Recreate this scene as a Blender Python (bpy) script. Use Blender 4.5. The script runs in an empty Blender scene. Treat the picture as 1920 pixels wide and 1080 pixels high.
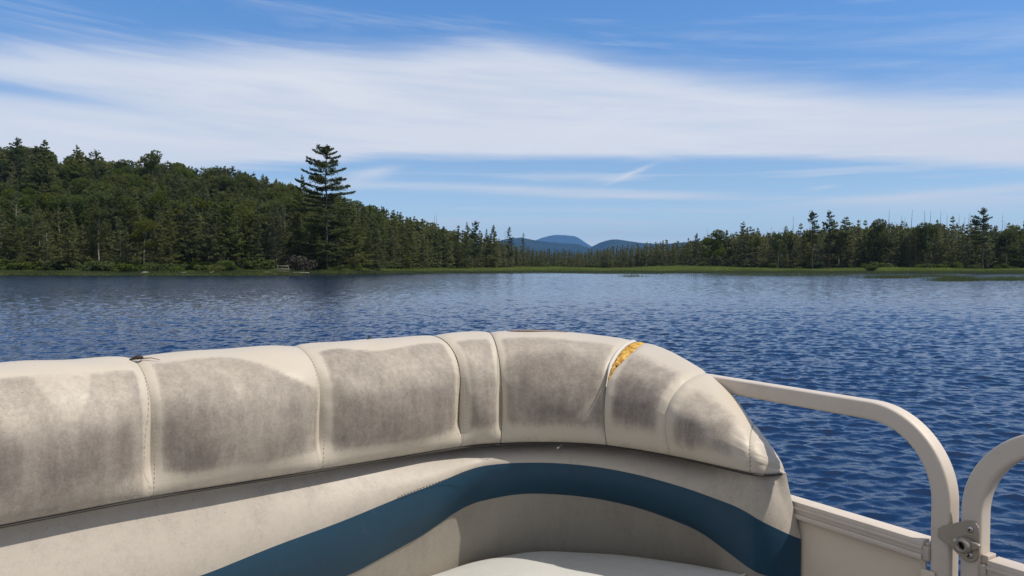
import bpy, math, random
import numpy as np
from mathutils import Vector
R = math.radians
sc = bpy.context.scene
COL = sc.collection

# ------------------------------------------------------------------ camera
CAM_Z = 1.6
F = 1490.0                       # focal length in pixels of a 1920 wide picture
PITCH = math.atan(40/F)
cd = bpy.data.cameras.new('camera'); cam = bpy.data.objects.new('camera', cd); COL.objects.link(cam)
cam.location = (0, 0, CAM_Z); cam.rotation_euler = (math.pi/2-PITCH, 0, 0)
cd.sensor_width = 36; cd.lens = F/1920*36; cd.clip_start = .05; cd.clip_end = 60000
sc.camera = cam

# ------------------------------------------------------------------ sky, sun, exposure
SUN_AZ = R(-12)      # measured from +X towards +Y: the sun stands to the right
SUN_EL = R(55)
w = bpy.data.worlds.new('World'); sc.world = w; w.use_nodes = True
nt = w.node_tree; nt.nodes.clear()
class G:
    "small helper that writes node maths"
    def __init__(s, nt): s.nt = nt
    def n(s, t, **k):
        x = s.nt.nodes.new(t)
        for a, b in k.items(): setattr(x, a, b)
        return x
    def put(s, sock, v):
        if isinstance(v, bpy.types.NodeSocket): s.nt.links.new(v, sock)
        elif v is not None: sock.default_value = v
    def m(s, op, a, b=None, c=None, clamp=False):
        x = s.n('ShaderNodeMath', operation=op, use_clamp=clamp)
        s.put(x.inputs[0], a); s.put(x.inputs[1], b)
        if c is not None: s.put(x.inputs[2], c)
        return x.outputs[0]
    def ss(s, v, a, b):
        x = s.n('ShaderNodeMapRange', interpolation_type='SMOOTHSTEP')
        s.put(x.inputs[0], v); s.put(x.inputs[1], a); s.put(x.inputs[2], b)
        return x.outputs[0]
    def curve(s, v, pts, lo, hi, ylo, yhi):
        t = s.m('DIVIDE', s.m('SUBTRACT', v, lo), hi-lo)
        x = s.n('ShaderNodeFloatCurve'); s.put(x.inputs['Value'], t)
        cu = x.mapping.curves[0]
        while len(cu.points) > 2: cu.points.remove(cu.points[1])
        P = [((a-lo)/(hi-lo), (b-ylo)/(yhi-ylo)) for a, b in pts]
        cu.points[0].location = P[0]; cu.points[1].location = P[-1]
        for p in P[1:-1]: cu.points.new(*p)
        x.mapping.update()
        return s.m('ADD', s.m('MULTIPLY', x.outputs[0], yhi-ylo), ylo)
    def noise(s, vec, scale, detail=4, rough=.55, dist=0.):
        x = s.n('ShaderNodeTexNoise'); s.put(x.inputs['Vector'], vec)
        x.inputs['Scale'].default_value = scale; x.inputs['Detail'].default_value = detail
        x.inputs['Roughness'].default_value = rough; x.inputs['Distortion'].default_value = dist
        return x.outputs['Fac']
    def xyz(s, a, b, c):
        x = s.n('ShaderNodeCombineXYZ'); s.put(x.inputs[0], a); s.put(x.inputs[1], b); s.put(x.inputs[2], c)
        return x.outputs[0]
    def mix(s, f, a, b, mode='MIX'):
        x = s.n('ShaderNodeMix', data_type='RGBA', blend_type=mode)
        s.put(x.inputs[0], f); s.put(x.inputs[6], a); s.put(x.inputs[7], b)
        return x.outputs[2]

def azel(u, v):
    "true azimuth and elevation of the direction in which something stands"
    b = (540-v)/F; y = math.cos(PITCH)+b*math.sin(PITCH); z = -math.sin(PITCH)+b*math.cos(PITCH); x = (u-960)/F
    return math.atan2(x, y), math.atan2(z, math.hypot(x, y))

g = G(nt)
sky = g.n('ShaderNodeTexSky', sky_type='NISHITA'); sky.sun_disc = False
sky.sun_elevation = SUN_EL; sky.sun_rotation = math.pi/2-SUN_AZ
sky.altitude = 1500; sky.air_density = .7; sky.dust_density = 0; sky.ozone_density = 6
SKY_STRENGTH = .15
tc = g.n('ShaderNodeTexCoord'); sx = g.n('ShaderNodeSeparateXYZ'); g.put(sx.inputs[0], tc.outputs['Generated'])
X, Y, Z = sx.outputs
AZ = g.m('ARCTAN2', X, Y); EL = g.m('ARCTAN2', Z, g.m('SQRT', g.m('ADD', g.m('MULTIPLY', X, X), g.m('MULTIPLY', Y, Y))))
# directions in degrees keep the numbers readable
AZd = g.m('MULTIPLY', AZ, 57.2958); ELd = g.m('MULTIPLY', EL, 57.2958)
# long fibres of cirrus, gently tilted
fib = g.noise(g.xyz(g.m('MULTIPLY', AZd, .035), g.m('ADD', g.m('MULTIPLY', ELd, .42), g.m('MULTIPLY', AZd, .035)), 1.3), 1.0, 9, .62, .35)
fib2 = g.noise(g.xyz(g.m('MULTIPLY', AZd, .10), g.m('ADD', g.m('MULTIPLY', ELd, 1.3), g.m('MULTIPLY', AZd, .03)), 7.1), 1.0, 8, .6, .5)
soft = g.noise(g.xyz(g.m('MULTIPLY', AZd, .07), g.m('MULTIPLY', ELd, .2), 3.7), 1.0, 4, .5)
cd_ = g.m('SUBTRACT', fib, .5); cd2 = g.m('SUBTRACT', fib2, .5)
def deg(pts):
    o = []
    for u, v in pts:
        a, e = azel(u, v); o.append((math.degrees(a), math.degrees(e)))
    return o
top = deg([(-900, 120), (0, 92), (200, 95), (500, 92), (700, 98), (900, 84), (1050, 98), (1150, 118), (1300, 140), (1500, 155), (1650, 172), (1920, 176), (2700, 150)])
bot = deg([(-900, 330), (0, 330), (600, 306), (760, 294), (1000, 297), (1300, 297), (1600, 302), (1750, 308), (1920, 316), (2700, 340)])
TOP = g.curve(AZd, top, -60, 60, 0, 30); BOT = g.curve(AZd, bot, -60, 60, 0, 30)
e1 = g.m('ADD', ELd, g.m('MULTIPLY', cd_, 5.0))
e1 = g.m('ADD', e1, g.m('MULTIPLY', cd2, 1.3))
upper = g.m('SUBTRACT', 1.0, g.ss(g.m('SUBTRACT', e1, TOP), -1.6, 1.2))
lower = g.ss(g.m('SUBTRACT', g.m('ADD', g.m('ADD', ELd, g.m('MULTIPLY', cd2, 1.0)), g.m('MULTIPLY', cd_, .7)), BOT), -.35, .75)
band = g.m('MULTIPLY', upper, lower)
band = g.m('MULTIPLY', band, g.m('ADD', g.m('ADD', .93, g.m('MULTIPLY', cd_, .9)), g.m('MULTIPLY', cd2, .35)), clamp=True)
# blue wedge at the left edge of the band
def blob(u, v, su, sv, tilt=0.0, amp=1.0, wob=.0):
    a, e = azel(u, v); a = math.degrees(a); e = math.degrees(e); k = 57.2958/F
    da = g.m('SUBTRACT', AZd, a); de = g.m('SUBTRACT', g.m('ADD', ELd, g.m('MULTIPLY', cd2, wob)), e)
    de = g.m('SUBTRACT', de, g.m('MULTIPLY', da, math.tan(tilt)))
    q = g.m('ADD', g.m('POWER', g.m('ABSOLUTE', g.m('DIVIDE', da, su*k)), 2.0), g.m('POWER', g.m('ABSOLUTE', g.m('DIVIDE', de, sv*k)), 2.0))
    return g.m('MULTIPLY', g.m('EXPONENT', g.m('MULTIPLY', q, -1.0)), amp)
band = g.m('SUBTRACT', band, blob(-90, 150, 260, 17, -.03, .75, .5), clamp=True)
# thin veil above the band, stronger to the upper left and upper middle
veil = g.m('MULTIPLY', g.ss(fib, .46, .78), g.m('SUBTRACT', 1.0, g.ss(ELd, 15.0, 34.0)))
veil = g.m('MULTIPLY', veil, .55)
veil = g.m('MULTIPLY', veil, g.ss(g.m('SUBTRACT', ELd, BOT), -.3, .6))
# low streaks between the band and the hills
low = g.noise(g.xyz(g.m('MULTIPLY', AZd, .055), g.m('ADD', g.m('MULTIPLY', ELd, 1.15), g.m('MULTIPLY', AZd, .012)), 11.0), 1.0, 7, .55, .4)
low = g.m('MULTIPLY', g.ss(low, .50, .70), g.m('MULTIPLY', g.ss(ELd, 1.0, 2.5), g.m('SUBTRACT', 1.0, g.ss(ELd, 6.2, 7.6))))
low = g.m('MULTIPLY', low, .45)
terms = [band, veil, low,
    blob(1180, 366, 165, 6, -.02, .75, .5), blob(1000, 357, 200, 7, -.03, .55, .5), blob(700, 348, 190, 7, .0, .5, .5),
    blob(1180, 327, 38, 4, .36, .75, .6), blob(1150, 334, 40, 5, .1, .4, .6), blob(705, 324, 38, 9, .2, .6, .8), blob(670, 335, 50, 12, .1, .35, .8),
    blob(1800, 362, 260, 8, .045, .7, .5), blob(1880, 378, 200, 10, .02, .55, .6), blob(1640, 375, 90, 6, .0, .4, .5), blob(1545, 352, 22, 3, .1, .4, .5),
    blob(1142, 436, 36, 4, .02, .75, .5), blob(1340, 396, 220, 4, -.02, .25, .5), blob(230, 97, 70, 4, -.06, .3, .6),
    blob(960, 100, 50, 10, -.25, .3, .8)]
one = 1.0
for t in terms: one = g.m('MULTIPLY', one, g.m('SUBTRACT', 1.0, t, clamp=True))
dens = g.m('SUBTRACT', 1.0, one, clamp=True)
# colour of sky: the physical sky, a little more saturated, whitening to the horizon
hsv = g.n('ShaderNodeHueSaturation'); g.put(hsv.inputs['Color'], sky.outputs[0]); hsv.inputs['Saturation'].default_value = 1.0; hsv.inputs['Value'].default_value = 1.0
tint = g.n('ShaderNodeValToRGB'); g.put(tint.inputs[0], g.m('DIVIDE', ELd, 30.0))
el_ = tint.color_ramp.elements
el_[0].position = 0; el_[0].color = (1.7, 1.2, .95, 1); el_[1].position = 1; el_[1].color = (.92, 1.34, 1.5, 1)
for p_, c_ in ((.09, (1.55, 1.22, .90, 1)), (.23, (1.38, 1.20, .97, 1)), (.6, (.98, 1.30, 1.37, 1))):
    e_ = el_.new(p_); e_.color = c_
graded = g.mix(1.0, hsv.outputs[0], tint.outputs[0], 'MULTIPLY')
cl = 1.04/SKY_STRENGTH
cloudcol = g.mix(soft, (.71*cl, .745*cl, .81*cl, 1), (.86*cl, .875*cl, .91*cl, 1))
# unseen pale cloud added overhead and behind the viewer, to cut blue fill
over = g.m('MULTIPLY', g.ss(ELd, 38., 62.), .75)
behind = g.m('MULTIPLY', g.m('MULTIPLY', g.ss(g.m('ABSOLUTE', AZd), 65., 105.), g.ss(ELd, -5., 8.)), .8)
ob = g.m('MULTIPLY', g.m('MAXIMUM', over, behind), g.m('ADD', .75, g.m('MULTIPLY', fib, .5)), clamp=True)
out = g.mix(g.m('MULTIPLY', dens, .98), graded, cloudcol)
out = g.mix(ob, out, (.62*cl, .61*cl, .60*cl, 1))
bg = g.n('ShaderNodeBackground'); g.put(bg.inputs[0], out); bg.inputs[1].default_value = SKY_STRENGTH
wo = g.n('ShaderNodeOutputWorld'); g.put(wo.inputs[0], bg.outputs[0])

sd = bpy.data.lights.new('sun', 'SUN'); sd.energy = 4.0; sd.angle = R(.53); sd.color = (1, .945, .86)
so = bpy.data.objects.new('sun', sd); COL.objects.link(so)
to_sun = Vector((math.cos(SUN_EL)*math.cos(SUN_AZ), math.cos(SUN_EL)*math.sin(SUN_AZ), math.sin(SUN_EL)))
so.rotation_euler = to_sun.to_track_quat('Z', 'Y').to_euler(); so.location = (20, 0, 30)
vs = sc.view_settings; vs.view_transform = 'Standard'; vs.look = 'None'; vs.gamma = 1; vs.exposure = 0
try:
    sc.cycles.use_denoising = True; sc.cycles.use_adaptive_sampling = False
    sc.cycles.max_bounces = 8; sc.cycles.volume_bounces = 0; sc.cycles.transparent_max_bounces = 8
except Exception: pass

# ------------------------------------------------------------------ helpers
def tag(o, label=None, cat=None, group=None, kind=None):
    if label: o['label'] = label
    if cat: o['category'] = cat
    if group: o['group'] = group
    if kind: o['kind'] = kind
    return o
def empty(name, loc=(0, 0, 0), rz=0.):
    o = bpy.data.objects.new(name, None); COL.objects.link(o); o.location = loc; o.rotation_euler = (0, 0, rz)
    o.empty_display_size = .1
    return o
def npmesh(name, v, f, mats=(), smooth=False, attrs=None, fmat=None):
    "mesh data from numpy arrays; f is (n,3) or (n,4)"
    me = bpy.data.meshes.new(name); v = np.asarray(v, dtype=np.float32); f = np.asarray(f, dtype=np.int32)
    k = f.shape[1]
    me.vertices.add(len(v)); me.vertices.foreach_set('co', v.ravel())
    me.loops.add(f.size); me.loops.foreach_set('vertex_index', f.ravel())
    me.polygons.add(len(f)); me.polygons.foreach_set('loop_start', np.arange(len(f), dtype=np.int32)*k)
    me.update(calc_edges=True)
    if smooth: me.polygons.foreach_set('use_smooth', np.ones(len(f), dtype=bool))
    for m in mats: me.materials.append(m)
    if fmat is not None: me.polygons.foreach_set('material_index', np.asarray(fmat, dtype=np.int32))
    for a, d in (attrs or {}).items():
        at = me.attributes.new(a, 'FLOAT', 'POINT'); at.data.foreach_set('value', np.asarray(d, dtype=np.float32))
    return me
def link(me, name, parent=None, loc=None):
    o = bpy.data.objects.new(name, me); COL.objects.link(o)
    if parent: o.parent = parent
    if loc is not None: o.location = loc
    return o
def newmat(name):
    m = bpy.data.materials.new(name); m.use_nodes = True; nt = m.node_tree; nt.nodes.clear(); g = G(nt)
    out = g.n('ShaderNodeOutputMaterial')
    return m, g, out
def principled(g, out, col, rough=.5, metal=0., spec=.5, normal=None, **k):
    p = g.n('ShaderNodeBsdfPrincipled'); g.put(p.inputs['Base Color'], col); g.put(p.inputs['Roughness'], rough)
    g.put(p.inputs['Metallic'], metal); g.put(p.inputs['Specular IOR Level'], spec)
    if normal is not None: g.put(p.inputs['Normal'], normal)
    for a, b in k.items(): g.put(p.inputs[a], b)
    g.put(out.inputs[0], p.outputs[0]); return p
def bump(g, h, strength=.3, dist=.01, normal=None):
    b = g.n('ShaderNodeBump'); b.inputs['Strength'].default_value = strength; b.inputs['Distance'].default_value = dist
    g.put(b.inputs['Height'], h)
    if normal is not None: g.put(b.inputs['Normal'], normal)
    return b.outputs[0]
def c4(r, g_, b): return (r, g_, b, 1)
def smooth01(x): x = np.clip(x, 0, 1); return x*x*(3-2*x)
rng = np.random.default_rng(7)

# ------------------------------------------------------------------ foliage and bark materials
def leaf_mat(name, dark, light, trans=.25):
    m, g, out = newmat(name)
    a = g.n('ShaderNodeAttribute', attribute_name='tint'); oi = g.n('ShaderNodeObjectInfo')
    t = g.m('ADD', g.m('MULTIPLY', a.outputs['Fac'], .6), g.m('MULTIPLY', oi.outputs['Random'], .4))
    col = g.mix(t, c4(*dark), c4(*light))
    # some trees lean to yellow, others to blue green
    hue = g.n('ShaderNodeHueSaturation'); g.put(hue.inputs['Color'], col)
    g.put(hue.inputs['Hue'], g.m('ADD', .48, g.m('MULTIPLY', g.m('FRACT', g.m('MULTIPLY', oi.outputs['Random'], 17.3)), .04)))
    g.put(hue.inputs['Saturation'], g.m('ADD', .75, g.m('MULTIPLY', g.m('FRACT', g.m('MULTIPLY', oi.outputs['Random'], 41.7)), .35)))
    d = g.n('ShaderNodeBsdfDiffuse'); g.put(d.inputs[0], hue.outputs[0])
    tr = g.n('ShaderNodeBsdfTranslucent'); g.put(tr.inputs[0], hue.outputs[0])
    mx = g.n('ShaderNodeMixShader'); mx.inputs[0].default_value = trans
    g.put(mx.inputs[1], d.outputs[0]); g.put(mx.inputs[2], tr.outputs[0]); g.put(out.inputs[0], mx.outputs[0])
    return m
M = {}
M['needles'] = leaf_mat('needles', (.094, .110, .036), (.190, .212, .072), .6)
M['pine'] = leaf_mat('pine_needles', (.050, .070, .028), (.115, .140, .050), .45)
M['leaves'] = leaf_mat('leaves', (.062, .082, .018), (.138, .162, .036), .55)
M['tamarack'] = leaf_mat('tamarack_needles', (.118, .128, .048), (.22, .23, .088), .6)
M['brush'] = leaf_mat('brush', (.055, .080, .018), (.135, .165, .040), .35)
M['sedge'] = leaf_mat('sedge', (.145, .185, .038), (.26, .31, .07), .5)
M['reed'] = leaf_mat('reed', (.070, .095, .036), (.130, .155, .060), .4)
M['grey_brush'] = leaf_mat('grey_brush', (.045, .040, .032), (.085, .076, .062), .1)
def bark(name, a, b):
    m, g, out = newmat(name); tc = g.n('ShaderNodeTexCoord')
    mp = g.n('ShaderNodeMapping'); g.put(mp.inputs[0], tc.outputs['Object']); mp.inputs['Scale'].default_value = (4, 4, .7)
    n = g.noise(mp.outputs[0], 2.0, 5, .6); col = g.mix(n, c4(*a), c4(*b))
    principled(g, out, col, .9, spec=.2, normal=bump(g, n, .6, .05)); return m
M['bark'] = bark('bark', (.035, .028, .022), (.12, .10, .085))
M['pale_bark'] = bark('pale_bark', (.16, .145, .12), (.42, .39, .34))
M['dead_wood'] = bark('dead_wood', (.09, .085, .08), (.25, .23, .21))
M['bleached'] = bark('bleached_wood', (.24, .22, .20), (.48, .45, .41))

# ------------------------------------------------------------------ land: where the shore and the trees begin
def interp(pts):
    a = np.array(pts, float)
    return lambda u: np.interp(u, a[:, 0], a[:, 1])
shoreD = interp([(-2000, 170), (-300, 150), (560, 150), (650, 160), (760, 187), (900, 215), (1100, 240), (1300, 235), (1500, 240), (1920, 215), (2300, 190), (4000, 170)])
treeD = interp([(-2000, 180), (-300, 158), (520, 160), (640, 172), (760, 215), (850, 270), (960, 350), (1150, 400), (1300, 330), (1500, 275), (1700, 258), (1920, 250), (2300, 240), (4000, 220)])
hillH = interp([(-2000, 26), (-600, 36), (0, 33), (100, 31), (200, 28), (330, 27), (420, 24), (500, 20), (560, 16.5), (650, 12.5), (750, 7.0), (850, 1.5), (900, 0), (1300, 0), (1650, 1.0), (1900, 1), (4000, 8)])
def u_of(x, y): return 960+F*x/np.maximum(y, 1e-3)
def ground_z(x, y):
    x = np.asarray(x, float); y = np.asarray(y, float)
    front = y > 20; az = np.arctan2(x, np.where(front, y, 20)); u = np.where(front, 960+F*np.tan(np.clip(az, -1.1, 1.1)), np.where(x < 0, -2000, 4000))
    r = np.where(front, y, np.hypot(x, y)); s = shoreD(u)*np.where(front, 1, 1.1)
    r = np.where(front, np.maximum(y, 0), r)
    inland = r-s + 2.0*np.sin(x*.11)+1.2*np.sin(x*.37+1)
    z = np.clip(inland*.05, -1.6, .45)
    h = hillH(u)*smooth01((inland-12)/165.)
    z = z+h+np.where(inland > 20, .35*np.sin(x*.07)*np.cos(y*.05)+.4, 0)*smooth01((inland-20)/40.)
    z = z+np.where(x > 0, 1, .3)*3.2*smooth01((r-treeD(u)-30)/50.)
    return z
ang = np.radians(np.concatenate([np.arange(-180, -50, 4.0), np.arange(-50, 50, .35), np.arange(50, 180.1, 4.0)]))
rad = np.concatenate([np.arange(90, 300, 2.5), np.arange(300, 600, 15.), np.geomspace(600, 19000, 25)])
A_, R_ = np.meshgrid(ang, rad, indexing='ij'); gx = R_*np.sin(A_); gy = R_*np.cos(A_)
gz = ground_z(gx, gy); far = R_ > 900; gz = np.where(far, np.minimum(gz, 3.0), gz)
na, nr = gx.shape; ii = np.arange(na*nr).reshape(na, nr)
q = np.stack([ii[:-1, :-1], ii[1:, :-1], ii[1:, 1:], ii[:-1, 1:]], -1).reshape(-1, 4)
m, g, out = newmat('forest_floor'); tc = g.n('ShaderNodeTexCoord')
n1 = g.noise(tc.outputs['Object'], .15, 6, .6); n2 = g.noise(tc.outputs['Object'], 1.7, 5, .6)
col = g.mix(g.ss(n1, .35, .65), c4(.035, .036, .016), c4(.055, .070, .022)); col = g.mix(g.m('MULTIPLY', n2, .5), col, c4(.06, .045, .03))
principled(g, out, col, .95, spec=.1, normal=bump(g, n2, .8, .4))
M['floor'] = m
land = link(npmesh('land', np.stack([gx, gy, gz], -1).reshape(-1, 3), q[:, ::-1], [M['floor']], True), 'land'); tag(land, kind='structure')

# ------------------------------------------------------------------ far mountains, at their real distance
def ridge(name, pts, D, depth, col, seed):
    r = np.random.default_rng(seed); us = np.arange(pts[0][0], pts[-1][0]+.1, 1.5)
    a = np.array(pts, float)
    t = np.interp(us, a[:, 0], a[:, 1]); ker = np.ones(7)/7; t = np.convolve(np.pad(t, 3, 'edge'), ker, 'valid')
    hgt = (500-t)/F*D; nn = len(us); V = []; K = 26
    rough = np.zeros((K, nn))
    for o in range(5):
        fr = 2.0**o; ph = r.uniform(0, 6.28, (3,)); xs = us[None]*.05*fr
        rough += np.sin(xs+ph[0]+3*np.sin(np.linspace(0, 6, K)[:, None]*fr*.5+ph[1]))/fr
    for k in range(K):
        s = k/(K-1)*2-1; y = D+s*depth
        prof = (1-abs(s))**.85; z = hgt*prof*(1+.10*rough[k]*(1-prof))+ .006*hgt.max()*rough[k]*(1 if abs(s) > .04 else .3)
        V.append(np.stack([(us-960)/F*D*np.ones(nn)+0*z, np.full(nn, y), np.maximum(z, -5)], -1))
    V = np.array(V); i2 = np.arange(K*nn).reshape(K, nn)
    q = np.stack([i2[:-1, :-1], i2[:-1, 1:], i2[1:, 1:], i2[1:, :-1]], -1).reshape(-1, 4)
    o = link(npmesh(name, V.reshape(-1, 3), q, [col], True), name); tag(o, kind='structure'); return o
m, g, out = newmat('mountain_forest'); tc = g.n('ShaderNodeTexCoord')
nn = g.noise(tc.outputs['Object'], .004, 8, .65); col = g.mix(g.ss(nn, .3, .7), c4(.010, .018, .012), c4(.024, .034, .018))
principled(g, out, col, 1, spec=0, normal=bump(g, nn, 1, 60)); M['mt'] = m
ridge('mountain', [(960, 478), (985, 463), (1003, 449), (1018, 443), (1040, 439), (1062, 440), (1080, 441), (1092, 449), (1104, 458), (1130, 472), (1170, 480)], 17000, 1800, M['mt'], 1)
ridge('mountain', [(880, 480), (925, 455), (945, 447), (962, 444), (978, 443), (992, 447), (1010, 451), (1050, 454), (1085, 456), (1100, 462), (1140, 480)], 8000, 1200, M['mt'], 2)
ridge('mountain', [(1080, 482), (1108, 462), (1126, 453), (1145, 447.5), (1160, 447.5), (1180, 451), (1210, 454), (1250, 456), (1290, 452), (1315, 449), (1345, 455), (1400, 470)], 8500, 1300, M['mt'], 3)

# ------------------------------------------------------------------ water: real waves, fine near the boat, coarser far away
rr = [2.2]
while rr[-1] < 330: rr.append(rr[-1]+(min(max(.0022*rr[-1], .020), .18) if rr[-1] < 185 else .45))
rr = np.array(rr+[380, 500, 700])
th = np.radians(np.concatenate([np.arange(-180, -56, 3.), np.arange(-56, -34, .2), np.arange(-34, 37, .1), np.arange(37, 60, .2), np.arange(60, 180.1, 3.)]))
T_, R_ = np.meshgrid(th, rr, indexing='ij'); wx = R_*np.sin(T_); wy = R_*np.cos(T_)
wz = np.zeros_like(wx); dxo = np.zeros_like(wx); dyo = np.zeros_like(wx)
spac = np.where(R_ < 185, np.minimum(np.maximum(.0022*R_, .020), .18), .45); wind = math.radians(-97)
wr = np.random.default_rng(3)
gust = .75+.25*np.sin(wx*.05+1.3*np.sin(wy*.03))*np.sin(wy*.07+wx*.02+.8)
infront = 1-smooth01((np.abs(T_)-math.radians(53))/math.radians(6))
for i in range(100):
    lam = .075*(2.6/.075)**((i+wr.random())/100.); k = 2*math.pi/lam
    a = wind+wr.normal(0, .55); ph = wr.uniform(0, 6.28)
    slope = (1 if lam < .9 else .6)*.046*math.exp(-((math.log(lam/.17))/1.1)**2)+.004
    amp = slope/k; kx, ky = math.cos(a)*k, math.sin(a)*k
    fade = np.clip(lam/spac/1.6-1, 0, 1)*infront
    arg = kx*wx+ky*wy+ph+.9*np.sin(wx*.13*wr.random()+wy*.11*wr.random()+ph)
    s_ = np.sin(arg); wz += amp*fade*gust*s_
    co = np.cos(arg)*amp*fade*gust*1.0; dxo -= co*kx/k; dyo -= co*ky/k
wv = np.stack([wx-dxo, wy-dyo, wz], -1).reshape(-1, 3)
na, nr = wx.shape; ii = np.arange(na*nr).reshape(na, nr)
q = np.stack([ii[:-1, :-1], ii[:-1, 1:], ii[1:, 1:], ii[1:, :-1]], -1).reshape(-1, 4)
# the disc under the boat
cen = len(wv); wv = np.concatenate([wv, [[0, 0, 0]]])
tri = np.stack([np.full(na-1, cen), ii[:-1, 0], ii[1:, 0], ii[1:, 0]], -1)
m, g, out = newmat('lake_water'); geo = g.n('ShaderNodeNewGeometry')
mp = g.n('ShaderNodeMapping'); g.put(mp.inputs[0], geo.outputs['Position']); mp.inputs['Scale'].default_value = (1, 1.6, 1)
n1 = g.noise(mp.outputs[0], 5.5, 4, .6, .3); n2 = g.noise(mp.outputs[0], 1.6, 3, .55, .4)
n3 = g.noise(mp.outputs[0], 16, 3, .6, .3); bb = bump(g, n2, 1.0, .012); bb = bump(g, n1, 1.0, .008, bb); bb = bump(g, n3, 1.0, .0036, bb)
vl = g.n('ShaderNodeVectorMath', operation='LENGTH'); g.put(vl.inputs[0], geo.outputs['Position'])
# the short chop which the mesh is too coarse to carry far from the boat
n4 = g.noise(mp.outputs[0], 2.6, 4, .65, .3); bb = bump(g, g.m('MULTIPLY', n4, g.ss(vl.outputs['Value'], 18., 110.)), 1.0, .035, bb)
p = principled(g, out, c4(.0055, .020, .060), .03, spec=.5, normal=bb); p.inputs['IOR'].default_value = 1.333
M['water'] = m
me = npmesh('water', wv, q, [m], True); 
o = link(me, 'water'); tag(o, kind='structure')
me2 = npmesh('water', wv[np.concatenate([[cen], ii[:, 0]])], np.stack([np.zeros(na-1, int), np.arange(1, na), np.arange(2, na+1)], -1), [m], True)
o = link(me2, 'water'); tag(o, kind='structure')

# ------------------------------------------------------------------ tree builders (unit: metres, foot at the origin)
def tris_at(P, size, r, flat=0.0, up=None):
    "one small leaf-clump triangle at each point"
    n = len(P); d1 = r.normal(size=(n, 3)); d1[:, 2] *= (1-flat); d1 /= np.linalg.norm(d1, axis=1, keepdims=True)+1e-9
    d2 = r.normal(size=(n, 3)); d2[:, 2] *= (1-flat); d2 -= (d2*d1).sum(1, keepdims=True)*d1; d2 /= np.linalg.norm(d2, axis=1, keepdims=True)+1e-9
    s = (size*r.uniform(.6, 1.4, n))[:, None]
    V = np.stack([P+d1*s, P-d1*s*.5+d2*s*.75, P-d1*s*.5-d2*s*.75], 1)
    return V.reshape(-1, 3)
def cone_tube(path, r0, r1, k=6):
    path = np.array(path, float); n = len(path); V = []; Fc = []
    for i, p in enumerate(path):
        t = i/(n-1); r = r0+(r1-r0)*t
        d = path[min(i+1, n-1)]-path[max(i-1, 0)]; d = d/np.linalg.norm(d)
        a = np.cross(d, [0.31, .95, .02]); a /= np.linalg.norm(a); b = np.cross(d, a)
        for j in range(k):
            an = 2*math.pi*j/k; V.append(p+r*(math.cos(an)*a+math.sin(an)*b))
    for i in range(n-1):
        for j in range(k):
            j2 = (j+1) % k; Fc.append((i*k+j, i*k+j2, (i+1)*k+j2, (i+1)*k+j))
    return np.array(V), Fc
class Wood:
    def __init__(s): s.v = []; s.f = []; s.n = 0
    def add(s, path, r0, r1, k=5):
        v, f = cone_tube(path, r0, r1, k); s.v.append(v); s.f += [tuple(a+s.n for a in q) for q in f]; s.n += len(v)
    def arr(s): return np.concatenate(s.v), np.array(s.f)
def stem_path(H, r, lean=.02, n=7):
    p = [np.zeros(3)]; d = r.normal(0, lean, 2)
    for i in range(1, n): p.append(np.array([d[0]*H*i/(n-1)+r.normal(0, .012)*H*.3, d[1]*H*i/(n-1)+r.normal(0, .012)*H*.3, H*i/(n-1)]))
    return np.array(p)
def along(path, z):
    return np.array([np.interp(z, path[:, 2], path[:, 0]), np.interp(z, path[:, 2], path[:, 1]), z])
def conifer(seed, H=12., width=.16, base=.1, droop=-.25, dens=1.0, size=.17, ragged=.25, gap=.0, power=.85, tipbare=.0, trunkr=.011, q=1.0):
    r = np.random.default_rng(seed); path = stem_path(H, r); W = Wood(); W.add(path, H*trunkr, .02, 6)
    P = []; tint = []; z = base*H
    while z < H*(1-tipbare):
        t = (z-base*H)/(H*(1-base)); Rm = H*width*(1-t)**power*(1 if t > .08 else .6+5*t)+.12
        nb = int(r.integers(4, 8)); c = along(path, z)
        for j in range(nb):
            if r.random() < gap: continue
            an = r.uniform(0, 6.283); L = Rm*r.uniform(1-ragged, 1+ragged); up = droop*(1-t)+(.35*t)
            n = max(3, int(L*dens*26*q)); s = r.random(n)**.6
            side = r.normal(0, .16, n)*L*(1.1-s*.6)
            x = c[0]+math.cos(an)*s*L-math.sin(an)*side; y = c[1]+math.sin(an)*s*L+math.cos(an)*side
            zz = c[2]+s*L*up+.18*(s**2)*L-r.random(n)*.22-abs(side)*.25
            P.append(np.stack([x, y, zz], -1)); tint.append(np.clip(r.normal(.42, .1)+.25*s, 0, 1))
            if L > 1.1 and r.random() < .5: W.add([c, c+np.array([math.cos(an)*L*.8, math.sin(an)*L*.8, L*.8*up+.1*L])], .03, .008, 4)
        z += r.uniform(.32, .60)*(.6+H/24.)/math.sqrt(q)
    # leader
    n = int(14*q)+4; zz = H*(1-tipbare)*np.ones(n)-r.random(n)*.8+.25; P.append(np.stack([path[-1, 0]+r.normal(0, .05, n), path[-1, 1]+r.normal(0, .05, n), zz], -1)); tint.append(np.full(n, .6))
    P = np.concatenate(P); tint = np.concatenate(tint)
    return P, tint, size/math.sqrt(q), W, .35
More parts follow.
